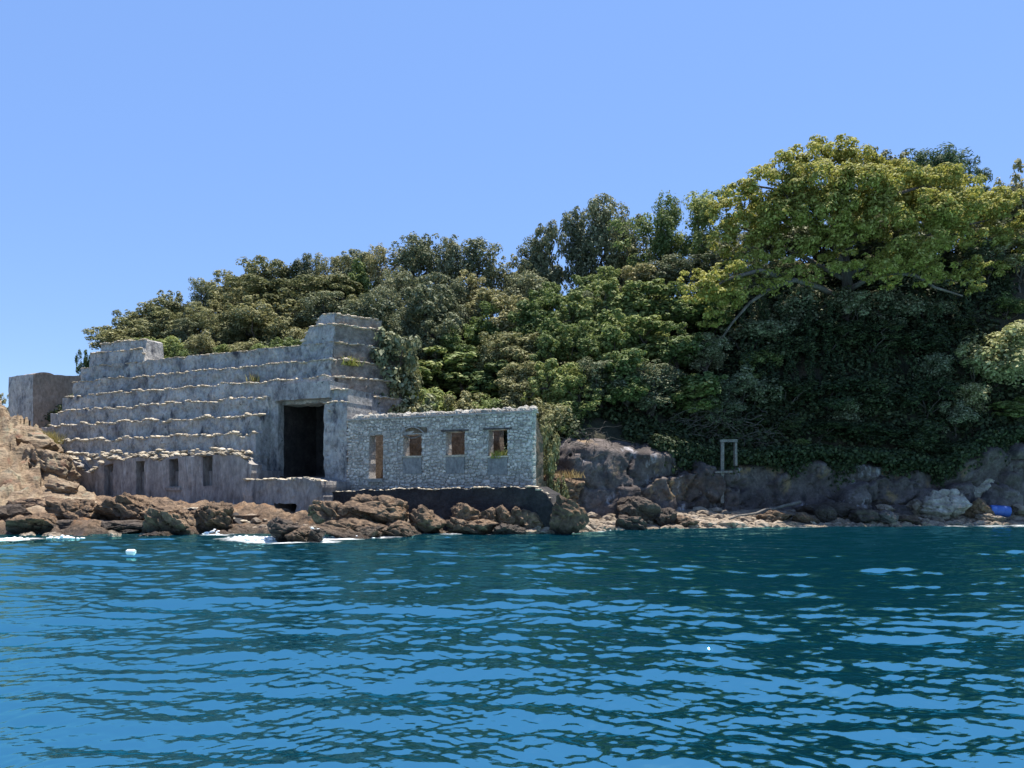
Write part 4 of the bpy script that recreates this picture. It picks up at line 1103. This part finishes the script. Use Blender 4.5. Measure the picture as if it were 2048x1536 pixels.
PROTO = {}
def proto(kind, idx):
    key = (kind, idx)
    if key in PROTO: return PROTO[key]
    r = np.random.default_rng(abs(hash(kind)) % 1 + idx * 17 + {'oak': 1, 'dark': 2, 'green': 3, 'pine': 4, 'airy': 5, 'bush': 6, 'cypress': 7, 'fig': 8}[kind] * 101)
    mb = MB()
    lobes = []
    bark = 'bark'
    if kind in ('oak', 'dark', 'green', 'fig'):
        n = {'oak': 9, 'dark': 11, 'green': 9, 'fig': 7}[kind]
        for i in range(n):
            zz = r.uniform(0.26, 0.9)
            rr = (0.30, 0.24, 0.33, 0.20)[idx] * math.sqrt(max(0.05, 1 - ((zz - 0.45) / 0.62) ** 2))
            t = r.uniform(0, 2 * pi)
            s = r.uniform(0.35, 1.0)
            lr = r.uniform(0.10, 0.19)
            lobes.append((cos(t) * rr * s, sin(t) * rr * s, zz, lr, lr * r.uniform(0.8, 1.05)))
        lobes.append((0, 0, 0.88, 0.14, 0.11)); lobes.append((0, 0, 0.5, 0.22, 0.26))
        C, R = clumps([(x * 6, y * 6, z * 6, a * 6, b * 6) for x, y, z, a, b in lobes], r, 15, 0.33)
        C[:, 2] = np.minimum(C[:, 2], 5.75)
        num, sz = {'oak': (9500, 0.17), 'dark': (10000, 0.16), 'green': (8500, 0.22), 'fig': (4600, 0.31)}[kind]
        sz *= (0.85, 1.0, 1.15, 0.95)[idx]
        V, Q = leaves(C, R, num, sz, r, 0.3, 0.6 if kind != 'fig' else 0.75)
    elif kind == 'pine':
        for i in range(9):
            t = r.uniform(0, 2 * pi); s = r.uniform(0.2, 1)
            zz = r.uniform(0.55, 0.95)
            lobes.append((cos(t) * 0.28 * s, sin(t) * 0.28 * s, zz, r.uniform(0.10, 0.17), 0.07))
        C, R = clumps([(x * 6, y * 6, z * 6, a * 6, b * 6) for x, y, z, a, b in lobes], r, 16, 0.4)
        V, Q = leaves(C, R, 5200, 0.24, r, 0.5, 0.2)
    elif kind == 'airy':
        for i in range(14):
            t = r.uniform(0, 2 * pi); zz = r.uniform(0.42, 0.97)
            s = r.uniform(0.2, 1) * (1.15 - 0.6 * abs(zz - 0.65))
            lobes.append((cos(t) * 0.27 * s, sin(t) * 0.27 * s, zz, r.uniform(0.08, 0.14), r.uniform(0.06, 0.1)))
        C, R = clumps([(x * 6, y * 6, z * 6, a * 6, b * 6) for x, y, z, a, b in lobes], r, 14, 0.5)
        V, Q = leaves(C, R, 5200, 0.19, r, 0.2, 0.45, 0.3)
    elif kind == 'bush':
        for i in range(8):
            t = r.uniform(0, 2 * pi); s = r.uniform(0.2, 1)
            lobes.append((cos(t) * 0.34 * s, sin(t) * 0.34 * s, r.uniform(0.2, 0.75), r.uniform(0.16, 0.26), r.uniform(0.16, 0.24)))
        C, R = clumps([(x * 4, y * 4, z * 4, a * 4, b * 4) for x, y, z, a, b in lobes], r, 16, 0.42)
        V, Q = leaves(C, R, 4600, 0.19, r, 0.35, 0.6)
        V = V * 1.5
    elif kind == 'cypress':
        for i in range(16):
            zz = 0.06 + 0.9 * i / 15
            rr = 0.085 * (1 - zz) ** 0.6 + 0.012
            lobes.append((r.normal(0, .008), r.normal(0, .008), zz, rr, 0.05))
        C, R = clumps([(x * 6, y * 6, z * 6, a * 6, b * 6) for x, y, z, a, b in lobes], r, 40, 0.6)
        V, Q = leaves(C, R, 3000, 0.17, r, 0.6, 0.3)
    # trunk and limbs
    zt = 3.2 if kind not in ('bush',) else 1.6
    if kind == 'cypress': mb.tube([(0, 0, -0.6), (0, 0, 2), (0, 0, 5)], [0.12, 0.09, 0.02])
    else:
        trunk = bend((0, 0, -0.9), (r.normal(0, .25), r.normal(0, .25), zt), 6, 0, 0.07, idx + 5)
        th = 0.2 if kind in ('oak', 'dark') else (0.1 if kind == 'airy' else 0.14)
        mb.tube(trunk, np.linspace(th, th * 0.55, 6), 7)
        sc = 6 if kind != 'bush' else 6
        for x, y, z, a, b in lobes[:9]:
            st = trunk[r.integers(2, 6)]
            mb.tube(bend(st, (x * sc, y * sc, z * sc), 6, 0.12, 0.1, int(r.integers(1e6))), np.linspace(th * 0.5, 0.025, 6), 5)
    me_c = quad_mesh('crown', V, Q)
    me_t = mb.mesh('trunk'); me_t.materials.append(M['bark'])
    zmax = float(np.quantile(V[:, 2], 0.995)); rad = float(np.quantile(np.hypot(V[:, 0], V[:, 1]), 0.97))
    PROTO[key] = (me_c, me_t, zmax, rad)
    return PROTO[key]

CROWN_COPY = {}
def crown_mesh(kind, idx, mat):
    k = (kind, idx, mat)
    if k not in CROWN_COPY:
        me = proto(kind, idx)[0].copy(); me.materials.append(M[mat]); CROWN_COPY[k] = me
    return CROWN_COPY[k]

LAND = [(-300, 'far beyond the blockhouse'), (30, 'behind the blockhouse'), (190, "behind the bunker's far end"), (228, 'above the first bunker slot'), (290, 'above the second bunker slot'), (352, 'above the third bunker slot'),
        (420, 'above the fourth bunker slot'), (500, 'just left of the tall bunker opening'), (570, 'over the left jamb of the tall opening'), (630, 'over the right jamb of the tall opening'), (690, "behind the bunker's upper corner"), (755, 'above the house doorway'),
        (827, 'above the first house window'), (910, 'above the middle house window'), (995, 'above the last house window'), (1066, "above the house's right corner"),
        (1137, 'above the pointed boulder'), (1200, 'above the grey cliff bulge'), (1275, 'above the jagged dark boulder'), (1345, 'right of the jagged boulder'), (1400, 'left of the concrete frame'), (1456, 'above the concrete frame'),
        (1540, 'above the driftwood pole'), (1640, 'above the grey pyramid rock'), (1770, 'above the grey smooth stone'), (1880, 'above the biggest beach boulder'), (1960, 'above the boulder heap'), (2010, 'above the blue barrel'), (2120, 'at the picture edge right of the barrel')]
ADJ = {'oak': ['rounded olive-green oak', 'broad olive-green oak', 'bushy olive oak'], 'dark': ['dark evergreen oak', 'tall dark evergreen', 'dense dark evergreen'], 'green': ['fresh green leafy tree', 'bright green leafy tree', 'loose green leafy tree'],
       'fig': ['large-leaved light green fig', 'sprawling green fig', 'low light green fig'], 'pine': ['flat-topped dark pine', 'dark green pine', 'spreading pine'], 'airy': ['slender airy tree', 'thin-stemmed feathery tree', 'open feathery tree'],
       'bush': ['rounded shrub', 'low dense shrub', 'small leafy shrub'], 'cypress': ['narrow dark cypress', 'thin cypress', 'spire-like cypress']}
CAT = {'bush': 'shrub', 'fig': 'tree'}
NAMES = {'oak': 'oak_tree', 'dark': 'evergreen_tree', 'green': 'leafy_tree', 'fig': 'fig_tree', 'pine': 'pine_tree', 'airy': 'slender_tree', 'bush': 'shrub', 'cypress': 'cypress_tree'}
def auto_label(kind, px, level, pale=False):
    near = sorted(LAND, key=lambda l: abs(l[0] - px))
    for extra in ('', 'smaller ', 'half-hidden ', 'taller '):
        for place in near[:2]:
            for adj in ADJ[kind]:
                lab = f'{extra}{"pale " if pale else ""}{adj} {level}, {place[1]}'
                if lab not in USED: return lab
    raise RuntimeError('label')
tcount = 0
def tree(kind, px, pytop, Y, wpx, level, mat=None, label=None, solve=True):
    """tree with its crown top at a photograph pixel, rooted in the ground at distance Y"""
    global tcount
    tcount += 1
    idx = (tcount * 7 // 3) % 4
    mat = mat or {'oak': 'leaf_oak', 'dark': 'leaf_dark', 'green': 'leaf_green', 'fig': 'leaf_green', 'pine': 'leaf_pine', 'airy': 'leaf_green', 'bush': 'leaf_green', 'cypress': 'leaf_pine'}[kind]
    me_c, me_t, zmax, rad = proto(kind, idx)
    lim = {'bush': 1.9, 'fig': 1.9, 'airy': 4.2, 'cypress': 9}.get(kind, 2.6)
    for st in range(40):        # root it where the slope is high enough for its own height
        x = XZ(px, Y)
        zb = float(ground(x, Y)) - 0.05
        ztop = CAM_H + (HZ - pytop) / F * Y
        if ztop - zb <= lim * wpx / F * Y / 2 or Y > 60 or not solve: break
        Y += 0.2
    W = wpx / F * Y / 2 * random.uniform(0.95, 1.2)
    H = max(ztop - zb, 0.9)
    if kind not in ('bush', 'fig') and H < 1.7 * W:      # rooted a little deeper in the slope
        H = 1.7 * W; zb = ztop - H
    root = empty(NAMES[kind], (x, Y, zb), random.uniform(0, 6.28))
    root.scale = (W / rad, W / rad, H / zmax)
    tag(root, label or auto_label(kind, px, level, mat == 'leaf_pale'), CAT.get(kind, 'tree'), 'shrubs on the slope' if kind == 'bush' else 'trees on the hillside')
    t = bpy.data.objects.new('trunk', me_t); COL.objects.link(t); t.parent = root
    c = bpy.data.objects.new('crown', crown_mesh(kind, idx, mat)); COL.objects.link(c); c.parent = root
    return root

SK = 'on the skyline'
for kind, px, py, Y, w in [
    ('oak', 8, 790, 62, 60), ('bush', 170, 700, 56, 34), ('oak', 222, 655, 62, 90), ('oak', 255, 622, 63, 100), ('oak', 305, 602, 64, 105), ('oak', 350, 585, 64, 100), ('dark', 395, 560, 65, 100),
    ('oak', 445, 545, 65.5, 120), ('oak', 520, 518, 66, 140), ('oak', 580, 528, 66, 110), ('dark', 620, 508, 65, 80), ('oak', 665, 512, 65, 110), ('dark', 708, 502, 64, 110),
    ('oak', 770, 500, 61, 120), ('dark', 835, 480, 61, 140), ('dark', 895, 490, 60.5, 80), ('dark', 945, 485, 60, 130), ('oak', 1020, 520, 59, 90), ('dark', 1060, 485, 58.5, 110), ('dark', 1095, 462, 58, 90),
    ('dark', 1165, 425, 57.5, 70), ('dark', 1207, 402, 57, 105), ('oak', 1262, 440, 56.5, 100), ('airy', 1290, 435, 56, 110), ('cypress', 1323, 405, 58, 40), ('airy', 1345, 395, 55.5, 110), ('airy', 1395, 380, 55, 120),
    ('airy', 1430, 420, 54, 90), ('pine', 1810, 300, 56, 200), ('pine', 1880, 318, 56, 130), ('pine', 1990, 345, 55, 130), ('oak', 2045, 325, 54, 130), ('oak', 1770, 312, 55, 130)]:
    tree(kind, px, py - (6 if 740 < px < 1300 else 0), Y, w * (0.9 if px < 1000 else 1.18 if px < 1320 else 1), SK)

HI, MID, LOW, FOOT = 'high on the slope', 'halfway up the slope', 'low on the slope', 'at the foot of the slope'
slope = [
    # behind the bunker
    (HI, [('oak', 270, 655, 59, 100), ('oak', 330, 630, 60, 110), ('oak', 400, 605, 61, 120), ('dark', 372, 640, 58.5, 80), ('oak', 465, 590, 61, 140), ('oak', 545, 570, 61, 150), ('oak', 610, 560, 60, 110), ('oak', 670, 552, 59, 120), ('green', 720, 530, 58, 90),
          ('dark', 800, 520, 57, 140), ('dark', 870, 520, 56, 130), ('oak', 935, 530, 56, 110), ('oak', 985, 560, 55, 100), ('dark', 1040, 530, 55, 110), ('green', 1100, 545, 54, 110), ('green', 1160, 530, 53, 100), ('green', 1215, 520, 53, 120), ('oak', 1275, 520, 53, 100), ('dark', 1330, 500, 53, 110), ('dark', 1400, 490, 52, 110)]),
    (MID, [('oak', 250, 690, 57, 80), ('oak', 440, 625, 57.5, 110), ('oak', 510, 600, 57, 150), ('oak', 585, 612, 56, 120), ('dark', 660, 590, 55, 120), ('oak', 725, 590, 54, 110), ('dark', 780, 570, 53, 120), ('dark', 855, 575, 52, 150), ('dark', 915, 560, 52, 120),
           ('green', 975, 610, 51, 110), ('oak', 1025, 600, 51, 110), ('green', 1085, 590, 50, 120), ('green', 1140, 585, 50, 110), ('dark', 1185, 580, 50, 90), ('green', 1235, 560, 49.5, 130), ('green', 1300, 560, 49, 130), ('green', 1360, 575, 49, 130), ('green', 1420, 590, 48.5, 110)]),
    (LOW, [('dark', 790, 630, 49, 110), ('dark', 860, 640, 48.5, 110), ('oak', 770, 655, 47, 90), ('green', 925, 650, 48, 110), ('oak', 985, 665, 47, 110), ('oak', 1045, 660, 47, 110), ('green', 1105, 640, 46.5, 120), ('green', 1165, 650, 46, 110), ('green', 1225, 630, 46, 130), ('green', 1290, 630, 46, 130), ('green', 1350, 650, 45.5, 120), ('dark', 1410, 680, 45.5, 110)]),
    (FOOT, [('oak', 760, 690, 46.2, 90), ('fig', 800, 740, 45, 110), ('fig', 870, 695, 44.5, 120), ('fig', 930, 710, 43.5, 120), ('fig', 990, 720, 43, 110), ('oak', 1040, 730, 43, 100), ('green', 1090, 720, 42.5, 110), ('green', 1150, 720, 42.5, 120), ('dark', 1205, 720, 42.5, 110), ('green', 1255, 700, 42.5, 120), ('dark', 1310, 730, 42.8, 120), ('fig', 1385, 750, 42.3, 120), ('dark', 1440, 760, 43, 120)]),
]
for level, L_ in slope:
    for kind, px, py, Y, w in L_: tree(kind, px, py + (22 if level == HI and px > 740 else 0) + random.uniform(-8, 8), Y, w, level)
BU = 'right behind the bunker wall'
for px, py, Y, w, mat in [(322, 672, 50.2, 80, 'leaf_green'), (360, 690, 49.6, 60, 'leaf_green'), (405, 665, 49.4, 70, 'leaf_oak'), (450, 690, 48.6, 70, 'leaf_green'), (490, 680, 48, 70, 'leaf_oak'), (530, 690, 47.2, 60, 'leaf_green'), (575, 675, 46.6, 60, 'leaf_green'), (605, 655, 46.5, 70, 'leaf_oak')]:
    tree('bush', px, py, Y, w, BU, mat)
tree('green', 778, 668, 43.4, 170, '', 'leaf_dark', 'tall dark tree growing against the side wall of the bunker', solve=False)
tree('green', 815, 735, 42.8, 130, '', 'leaf_oak', 'leafy tree in the corner between bunker and house', solve=False)
tree('dark', 745, 600, 48.5, 120, '', 'leaf_dark', "dark evergreen rising behind the bunker's upper corner", solve=False)
tree('bush', 1100, 852, 36.4, 62, '', 'leaf_oak', 'green bush crowding the right end wall of the house', solve=False)
FH = 'just behind the stone house'
for px, py, Y, w, mat in [(860, 775, 42.2, 120, 'leaf_green'), (930, 785, 41.3, 110, 'leaf_oak'), (985, 790, 40.6, 100, 'leaf_green'), (1040, 790, 40.2, 90, 'leaf_oak'), (1100, 800, 40, 100, 'leaf_oak'), (1085, 850, 38.5, 60, 'leaf_oak'), (1125, 850, 39.2, 60, 'leaf_green'), (1150, 800, 41, 90, 'leaf_green')]:
    tree('bush', px, py, Y, w, FH, mat)
OC = "in the big tree's shade"
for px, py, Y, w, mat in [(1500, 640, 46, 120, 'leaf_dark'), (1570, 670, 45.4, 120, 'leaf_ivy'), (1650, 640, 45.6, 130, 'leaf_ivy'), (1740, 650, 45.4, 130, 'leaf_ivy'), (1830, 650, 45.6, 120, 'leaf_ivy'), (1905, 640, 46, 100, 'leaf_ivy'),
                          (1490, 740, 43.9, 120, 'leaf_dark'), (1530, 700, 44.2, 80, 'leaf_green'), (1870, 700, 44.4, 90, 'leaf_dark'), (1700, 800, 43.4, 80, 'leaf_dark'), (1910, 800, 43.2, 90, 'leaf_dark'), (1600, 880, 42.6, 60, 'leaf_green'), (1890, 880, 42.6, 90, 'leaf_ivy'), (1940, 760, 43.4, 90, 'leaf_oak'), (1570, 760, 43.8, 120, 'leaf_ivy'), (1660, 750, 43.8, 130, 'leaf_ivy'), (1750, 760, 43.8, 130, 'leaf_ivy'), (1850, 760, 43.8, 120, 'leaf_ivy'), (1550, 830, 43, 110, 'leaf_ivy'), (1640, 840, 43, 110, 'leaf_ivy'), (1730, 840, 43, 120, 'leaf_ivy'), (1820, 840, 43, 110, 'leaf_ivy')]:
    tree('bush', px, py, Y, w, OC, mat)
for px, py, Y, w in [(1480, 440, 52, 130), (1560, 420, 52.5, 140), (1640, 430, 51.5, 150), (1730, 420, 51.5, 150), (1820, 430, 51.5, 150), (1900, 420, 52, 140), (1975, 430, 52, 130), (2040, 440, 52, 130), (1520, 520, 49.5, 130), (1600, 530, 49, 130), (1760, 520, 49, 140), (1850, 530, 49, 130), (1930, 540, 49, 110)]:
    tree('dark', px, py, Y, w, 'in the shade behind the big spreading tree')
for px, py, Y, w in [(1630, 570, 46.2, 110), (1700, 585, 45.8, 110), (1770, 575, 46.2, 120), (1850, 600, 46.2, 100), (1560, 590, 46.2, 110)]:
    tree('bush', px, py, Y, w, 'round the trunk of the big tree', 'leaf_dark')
tree('bush', 1990, 655, 43.4, 140, '', 'leaf_pale', 'pale yellow-green shrub mound on the slope at the right')
tree('bush', 1948, 690, 43.2, 100, '', 'leaf_pale', 'low pale shrub at the shaded side of the yellow-green mound')
tree('bush', 2050, 650, 43.4, 120, '', 'leaf_pale', 'pale shrub cut by the picture edge beside the yellow-green mound')
tree('fig', 2035, 795, 42.6, 80, '', 'leaf_green', 'bright green fig hanging at the picture edge over the boulder heap')
tree('bush', 2020, 590, 46.5, 90, '', 'leaf_green', 'fresh green shrub above the pale mound at the picture edge')
tree('airy', 1970, 480, 48, 110, '', 'leaf_dark', 'thin dark tree with bare stems right of the big tree')
tree('airy', 2035, 460, 48, 110, '', 'leaf_oak', 'thin tree at the picture edge beside the bare-stemmed tree')
tree('fig', 1388, 750, 41.6, 105, '', 'leaf_green', 'light green fig bush catching sun left of the concrete frame')

# ------------------------------------------------------------------ the big spreading tree
def build_big_tree():
    Yt = 46.6
    bx = P(1690, 640, Yt)
    root = tag(empty('spreading_tree', (bx[0], Yt, float(ground(bx[0], Yt)) - 0.2)), 'huge spreading yellow-green tree with arching limbs crowning the cliff', 'tree', 'trees on the hillside')
    o = np.array(root.location)
    r = np.random.default_rng(88)
    W = lambda px, py, dy=0: P(px, py, Yt + dy) - o
    tr = MB()
    tr.tube([W(1695, 720, .6), W(1692, 640, .3), W(1696, 580), W(1690, 520), W(1684, 470, .2), W(1700, 410, .3)], [0.42, 0.38, 0.34, 0.28, 0.22, 0.14], 8)
    tr.build('trunk', M['bark'], root)
    limbs = [
        [(1690, 600, 0), (1640, 575, -.8), (1590, 560, -1.4), (1545, 575, -1.8), (1500, 605, -2.1), (1465, 645, -2.2), (1435, 690, -2.2)],
        [(1692, 585, 0), (1730, 560, -1.0), (1780, 545, -1.6), (1830, 550, -2.0), (1870, 575, -2.0), (1925, 592, -1.6)],
        [(1692, 540, 0), (1660, 480, -.8), (1610, 430, -1.2), (1560, 380, -.8), (1500, 370, -.5)],
        [(1690, 510, 0), (1730, 440, -1.0), (1790, 390, -1.5), (1850, 370, -1.2), (1920, 400, -.8)],
        [(1686, 480, .1), (1670, 400, .4), (1650, 330, .6), (1665, 290, .6)],
        [(1690, 560, 0), (1620, 520, 1.0), (1540, 480, 1.6), (1470, 450, 1.6)],
        [(1690, 555, 0), (1780, 500, 1.0), (1880, 460, 1.6), (1980, 440, 1.6)],
        [(1580, 560, -1.4), (1520, 540, -2.4), (1450, 560, -2.8), (1410, 590, -2.8)]]
    for i, L_ in enumerate(limbs):
        pts = np.array([W(*p) for p in L_])
        mb = MB(); mb.tube(pts, np.linspace(0.19 if i < 2 else 0.16, 0.05, len(pts)), 7)
        mb.build('limb', M['pale_bark'], root, smooth=True)
    # crown lobes: (px, py, radius px, depth offset)
    lob = [(1660, 300, 45, .6), (1620, 320, 50, .2), (1700, 325, 55, .8), (1575, 345, 55, -.2), (1760, 350, 50, 1.2), (1525, 385, 55, -.4), (1480, 400, 45, 0), (1455, 430, 45, .3), (1640, 380, 70, -1.2), (1720, 390, 70, -1.6), (1800, 380, 60, -.6),
           (1860, 375, 60, .2), (1920, 385, 50, .6), (1970, 420, 55, 1.8), (2010, 450, 45, 2.0), (1900, 430, 60, -1.2), (1840, 430, 60, -1.8), (1660, 440, 60, -2.2), (1610, 430, 50, -1.8), (1560, 440, 55, -1), (1500, 460, 55, -.6), (1455, 490, 45, 0),
           (1760, 450, 55, -2), (1700, 470, 45, -2.3), (1850, 490, 50, -2.2), (1800, 520, 55, -2.6), (1750, 540, 40, -2.8), (1920, 480, 45, -.4), (1960, 490, 40, 1.2), (1470, 550, 45, -2.2), (1500, 520, 40, -1.6), (1430, 580, 50, -2.8), (1400, 590, 40, -2.8), (1455, 600, 40, -2.6), (1410, 640, 35, -2.6), (1385, 560, 30, -2.4), (1540, 500, 40, -1),
           (1990, 480, 40, 1.2), (2020, 500, 35, 1.5), (1880, 545, 40, -1.6), (1940, 540, 36, .2), (1700, 525, 38, -2.6), (1655, 540, 34, -2.5), (1620, 560, 28, -2.7), (1850, 558, 34, -2.4), (1775, 565, 32, -2.7), (1935, 572, 32, -1.2), (1980, 545, 34, .6), (2030, 530, 34, 1.0), (2085, 440, 50, 1.5), (2070, 510, 40, 1.2), (2010, 400, 45, 2.2), (1555, 575, 30, -2.6), (1650, 500, 45, -1.6), (1590, 500, 45, -1.4), (1580, 545, 35, -2.2), (1520, 570, 36, -2.4), (2040, 470, 40, 1.6), (1590, 390, 50, 1.5), (1700, 420, 60, 2), (1820, 420, 60, 2), (1920, 440, 50, 2), (1520, 440, 50, 1.8)]
    lobes = []
    for px, py, rp, dy in lob:
        c = W(px, py, dy); rr = rp / F * Yt
        lobes.append((c[0], c[1], c[2], rr * 1.0, rr * 0.6))
    C, R = clumps(lobes, r, 14, 0.24)
    V, Q = leaves(C, R, 100000, 0.2, r, 0.4, 0.6, 0.45, 0.7)
    obj('crown', quad_mesh('crown', V, Q), M['leaf_yellow'], root)
build_big_tree()

# ------------------------------------------------------------------ undergrowth, ivy, grass, twigs
def build_undergrowth():
    r = np.random.default_rng(44)
    n = 16000
    px = r.uniform(150, 2300, n)
    t = r.random(n)
    C = []
    X = r.uniform(-36, 36, n * 2)
    yf = tab(X, YF); yc = tab(X, YC)
    Y = yf + (yc - yf + 2) * r.random(len(X)) ** 1.4 + 0.15
    Z = ground(X, Y) + r.uniform(0, 0.45, len(X))
    keep = ~((X < -9) & (Y < yf + 1.0)) & (fbm(np.stack([X * 0.55, Y * 0.4, Z * 0.45], -1), 3, 77) > -0.16)     # bare earth shows between the plants
    C = np.stack([X, Y, Z], -1)[keep]
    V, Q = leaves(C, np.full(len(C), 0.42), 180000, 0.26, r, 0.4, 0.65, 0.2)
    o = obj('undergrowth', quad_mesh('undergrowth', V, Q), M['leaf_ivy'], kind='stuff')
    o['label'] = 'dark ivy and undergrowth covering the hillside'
    # ivy hanging over the cliff edge
    m = 3200
    X = r.uniform(7.5, 34, m)
    top = tab(X, ZF)
    hang = np.abs(r.normal(0, 0.55, m)) * (1 + 0.8 * vnoise(np.stack([X * 0.7, X * 0, X * 0], -1), 5))
    Y = tab(X, YF) - 0.55 + r.normal(0, .25, m)
    C = np.stack([X, Y, top + 0.45 - hang], -1)
    V, Q = leaves(C, np.full(m, 0.3), 34000, 0.2, r, 0.1, 0.7, 0.2)
    o = obj('hanging_ivy', quad_mesh('hanging_ivy', V, Q), M['leaf_ivy'], kind='stuff')
    o['label'] = 'dark ivy hanging over the cliff edge'
build_undergrowth()

def twigs(label, px0, px1, py0, py1, Y, n, seed):
    r = np.random.default_rng(seed)
    mb = MB()
    for i in range(n):
        p = P(r.uniform(px0, px1), r.uniform(py0, py1), Y + r.normal(0, .3))
        q = p + np.array([r.normal(0, 1.0), r.normal(0, .3), r.normal(-0.2, .5)])
        mb.tube(bend(p, q, 6, r.uniform(-.1, .3), 0.06, seed * 100 + i), np.linspace(r.uniform(.012, .026), .006, 6), 4)
    o = mb.build('bare_twigs', M['bark'], kind='stuff')
    o['label'] = label
def build_vines():
    r = np.random.default_rng(91)
    C = []
    for i in range(150):
        px = r.uniform(1480, 1960); py0 = r.uniform(580, 760)
        Y0 = 44.2 + (760 - py0) * 0.010 + r.normal(0, .4)
        L_ = r.uniform(1.2, 4.2); p = P(px, py0, Y0)
        n = int(L_ * 9); w = r.normal(0, .12)
        for k in range(n):
            t = k / n
            C.append((p[0] + w * t * 3 + 0.1 * sin(k * .7 + i), p[1] - 0.5 * t, p[2] - L_ * t))
    C = np.array(C)
    V, Q = leaves(C, np.full(len(C), 0.13), len(C) * 5, 0.17, r, -0.1, 0.6, 0.2)
    o = obj('hanging_vines', quad_mesh('hanging_vines', V, Q), M['leaf_ivy'], kind='stuff')
    o['label'] = 'curtain of hanging vines below the big spreading tree'
build_vines()
twigs('tangle of bare grey twigs on the shaded slope by the frame', 1340, 1560, 825, 915, 42.2, 130, 6)
twigs('pale roots clinging to the grey cliff bulge', 1150, 1225, 860, 920, 38.2, 36, 7)

def grass(label, px, py, Y, w, h, n, seed, mat='straw', base=None):
    r = np.random.default_rng(seed)
    c = P(px, py, Y)
    V = []
    for i in range(n):
        b = np.array([r.normal(0, w * 0.35), r.normal(0, w * 0.3), -0.05])
        d = np.array([r.normal(0, .35), r.normal(0, .35), 1.0]) * h * r.uniform(0.5, 1.1)
        s = np.cross(d, r.normal(size=3)); s = s / np.linalg.norm(s) * r.uniform(.012, .028)
        V += [b - s, b + s, b + d * 0.6 + s * 0.7, b + d]
    o = obj('grass_tuft', quad_mesh('grass_tuft', np.array(V), np.arange(len(V)).reshape(-1, 4)), M[mat], None, c)
    o['kind'] = 'stuff'; o['label'] = label
grass('dry yellow grass tuft between the blockhouse and the stepped tiers', 92, 886, 46.5, 1.1, 0.85, 420, 1)
grass('straw-coloured grass on the bank right of the house', 1140, 954, 37.0, 1.1, 0.45, 120, 2)
grass('small dry weed on a bunker ledge left of the tall opening', 510, 762, 42.6, 0.4, 0.5, 90, 3)
grass('yellow-green weed growing in the last house window', 998, 915, 34.95, 0.5, 0.42, 160, 4, 'leaf_yellow')
grass('green weeds hanging on the bunker corner ledge', 700, 730, 41.3, 0.7, 0.5, 200, 5, 'leaf_yellow')

# ------------------------------------------------------------------ concrete frame, barrel, pole, float
def build_small():
    Y = 40.4
    c = P(1447, 1005, Y)
    root = tag(empty('concrete_frame', (c[0], Y, 0)), 'leaning concrete post frame standing in front of the shaded cliff', 'frame')
    z = lambda py: CAM_H + (HZ - py) / F * Y
    x = lambda px: XZ(px, Y) - c[0]
    def post(name, px0, px1, py0, py1, yy=0.0, w=0.0):
        mb = MB(); x0, x1 = x(px0), x(px1)
        mb.box(x0, x1, yy - 0.1, yy + 0.1, z(py1), z(py0), 0.022); mb.build(name, M['post'], root)
    post('post', 1441, 1447.5, 884.5, 1006)
    post('post', 1469, 1474, 884.5, 932, 0.05)
    post('beam', 1440, 1475, 879, 884, 0.02)
    post('crossbar', 1428, 1462, 942, 946, -0.16)
    # barrel
    Yb = 40.6
    p = P(1999, 1022, Yb)
    root = tag(empty('barrel', tuple(p)), 'blue plastic barrel lying on the pale stones of the beach', 'barrel')
    root.rotation_euler = (0, radians(4), radians(-10))
    L_, R_ = 0.98, 0.30
    prof = [(-0.5, 0.80), (-0.49, 0.93), (-0.45, 0.97), (-0.3, 1.0), (-0.2, 1.0), (-0.19, 1.05), (-0.16, 1.05), (-0.15, 1.0), (0.15, 1.0), (0.16, 1.05), (0.19, 1.05), (0.2, 1.0), (0.3, 1.0), (0.45, 0.97), (0.49, 0.93), (0.5, 0.80)]
    n = 20
    V = [(a * L_, R_ * q * cos(2 * pi * k / n), R_ * q * sin(2 * pi * k / n)) for a, q in prof for k in range(n)]
    Fs = [(i * n + k, i * n + (k + 1) % n, (i + 1) * n + (k + 1) % n, (i + 1) * n + k) for i in range(len(prof) - 1) for k in range(n)]
    Fs += [tuple(range(n))[::-1], tuple((len(prof) - 1) * n + k for k in range(n))]
    obj('drum', poly_mesh('drum', V, Fs), M['barrel'], root)
    mb = MB(); mb.tube([(L_ * 0.5, 0.0, 0.16), (L_ * 0.53, 0.0, 0.16)], [0.05, 0.05], 10); mb.build('bung', M['barrel'], root)
    # driftwood pole
    mb = MB()
    a, b = P(1458, 1038, 37.6), P(1600, 1004, 40.2)
    mb.tube(bend(a, b, 9, 0.0, 0.03, 4), np.linspace(0.05, 0.085, 9), 8)
    tag(mb.build('driftwood_pole', M['drift'], None), 'long grey driftwood pole leaning from the beach to the cliff foot', 'pole')
    # floating white box
    x_, y_ = wpt(262, 1110)
    root = tag(empty('float', (x_, y_, 0.05)), 'small white float drifting on the water left of centre', 'float')
    mb = MB(); mb.tube([(-.12, 0, .02), (-.115, 0, .02), (-.09, 0, .03), (.09, 0, .03), (.115, 0, .02), (.12, 0, .02)], [.05, .08, .09, .09, .08, .05], 12); mb.build('buoy', M['white'], root, smooth=True)
    mb = MB(); mb.tube([(.12, 0, .02), (.145, 0, .02)], [.025, .025], 8); mb.build('lug', M['white'], root)
build_small()
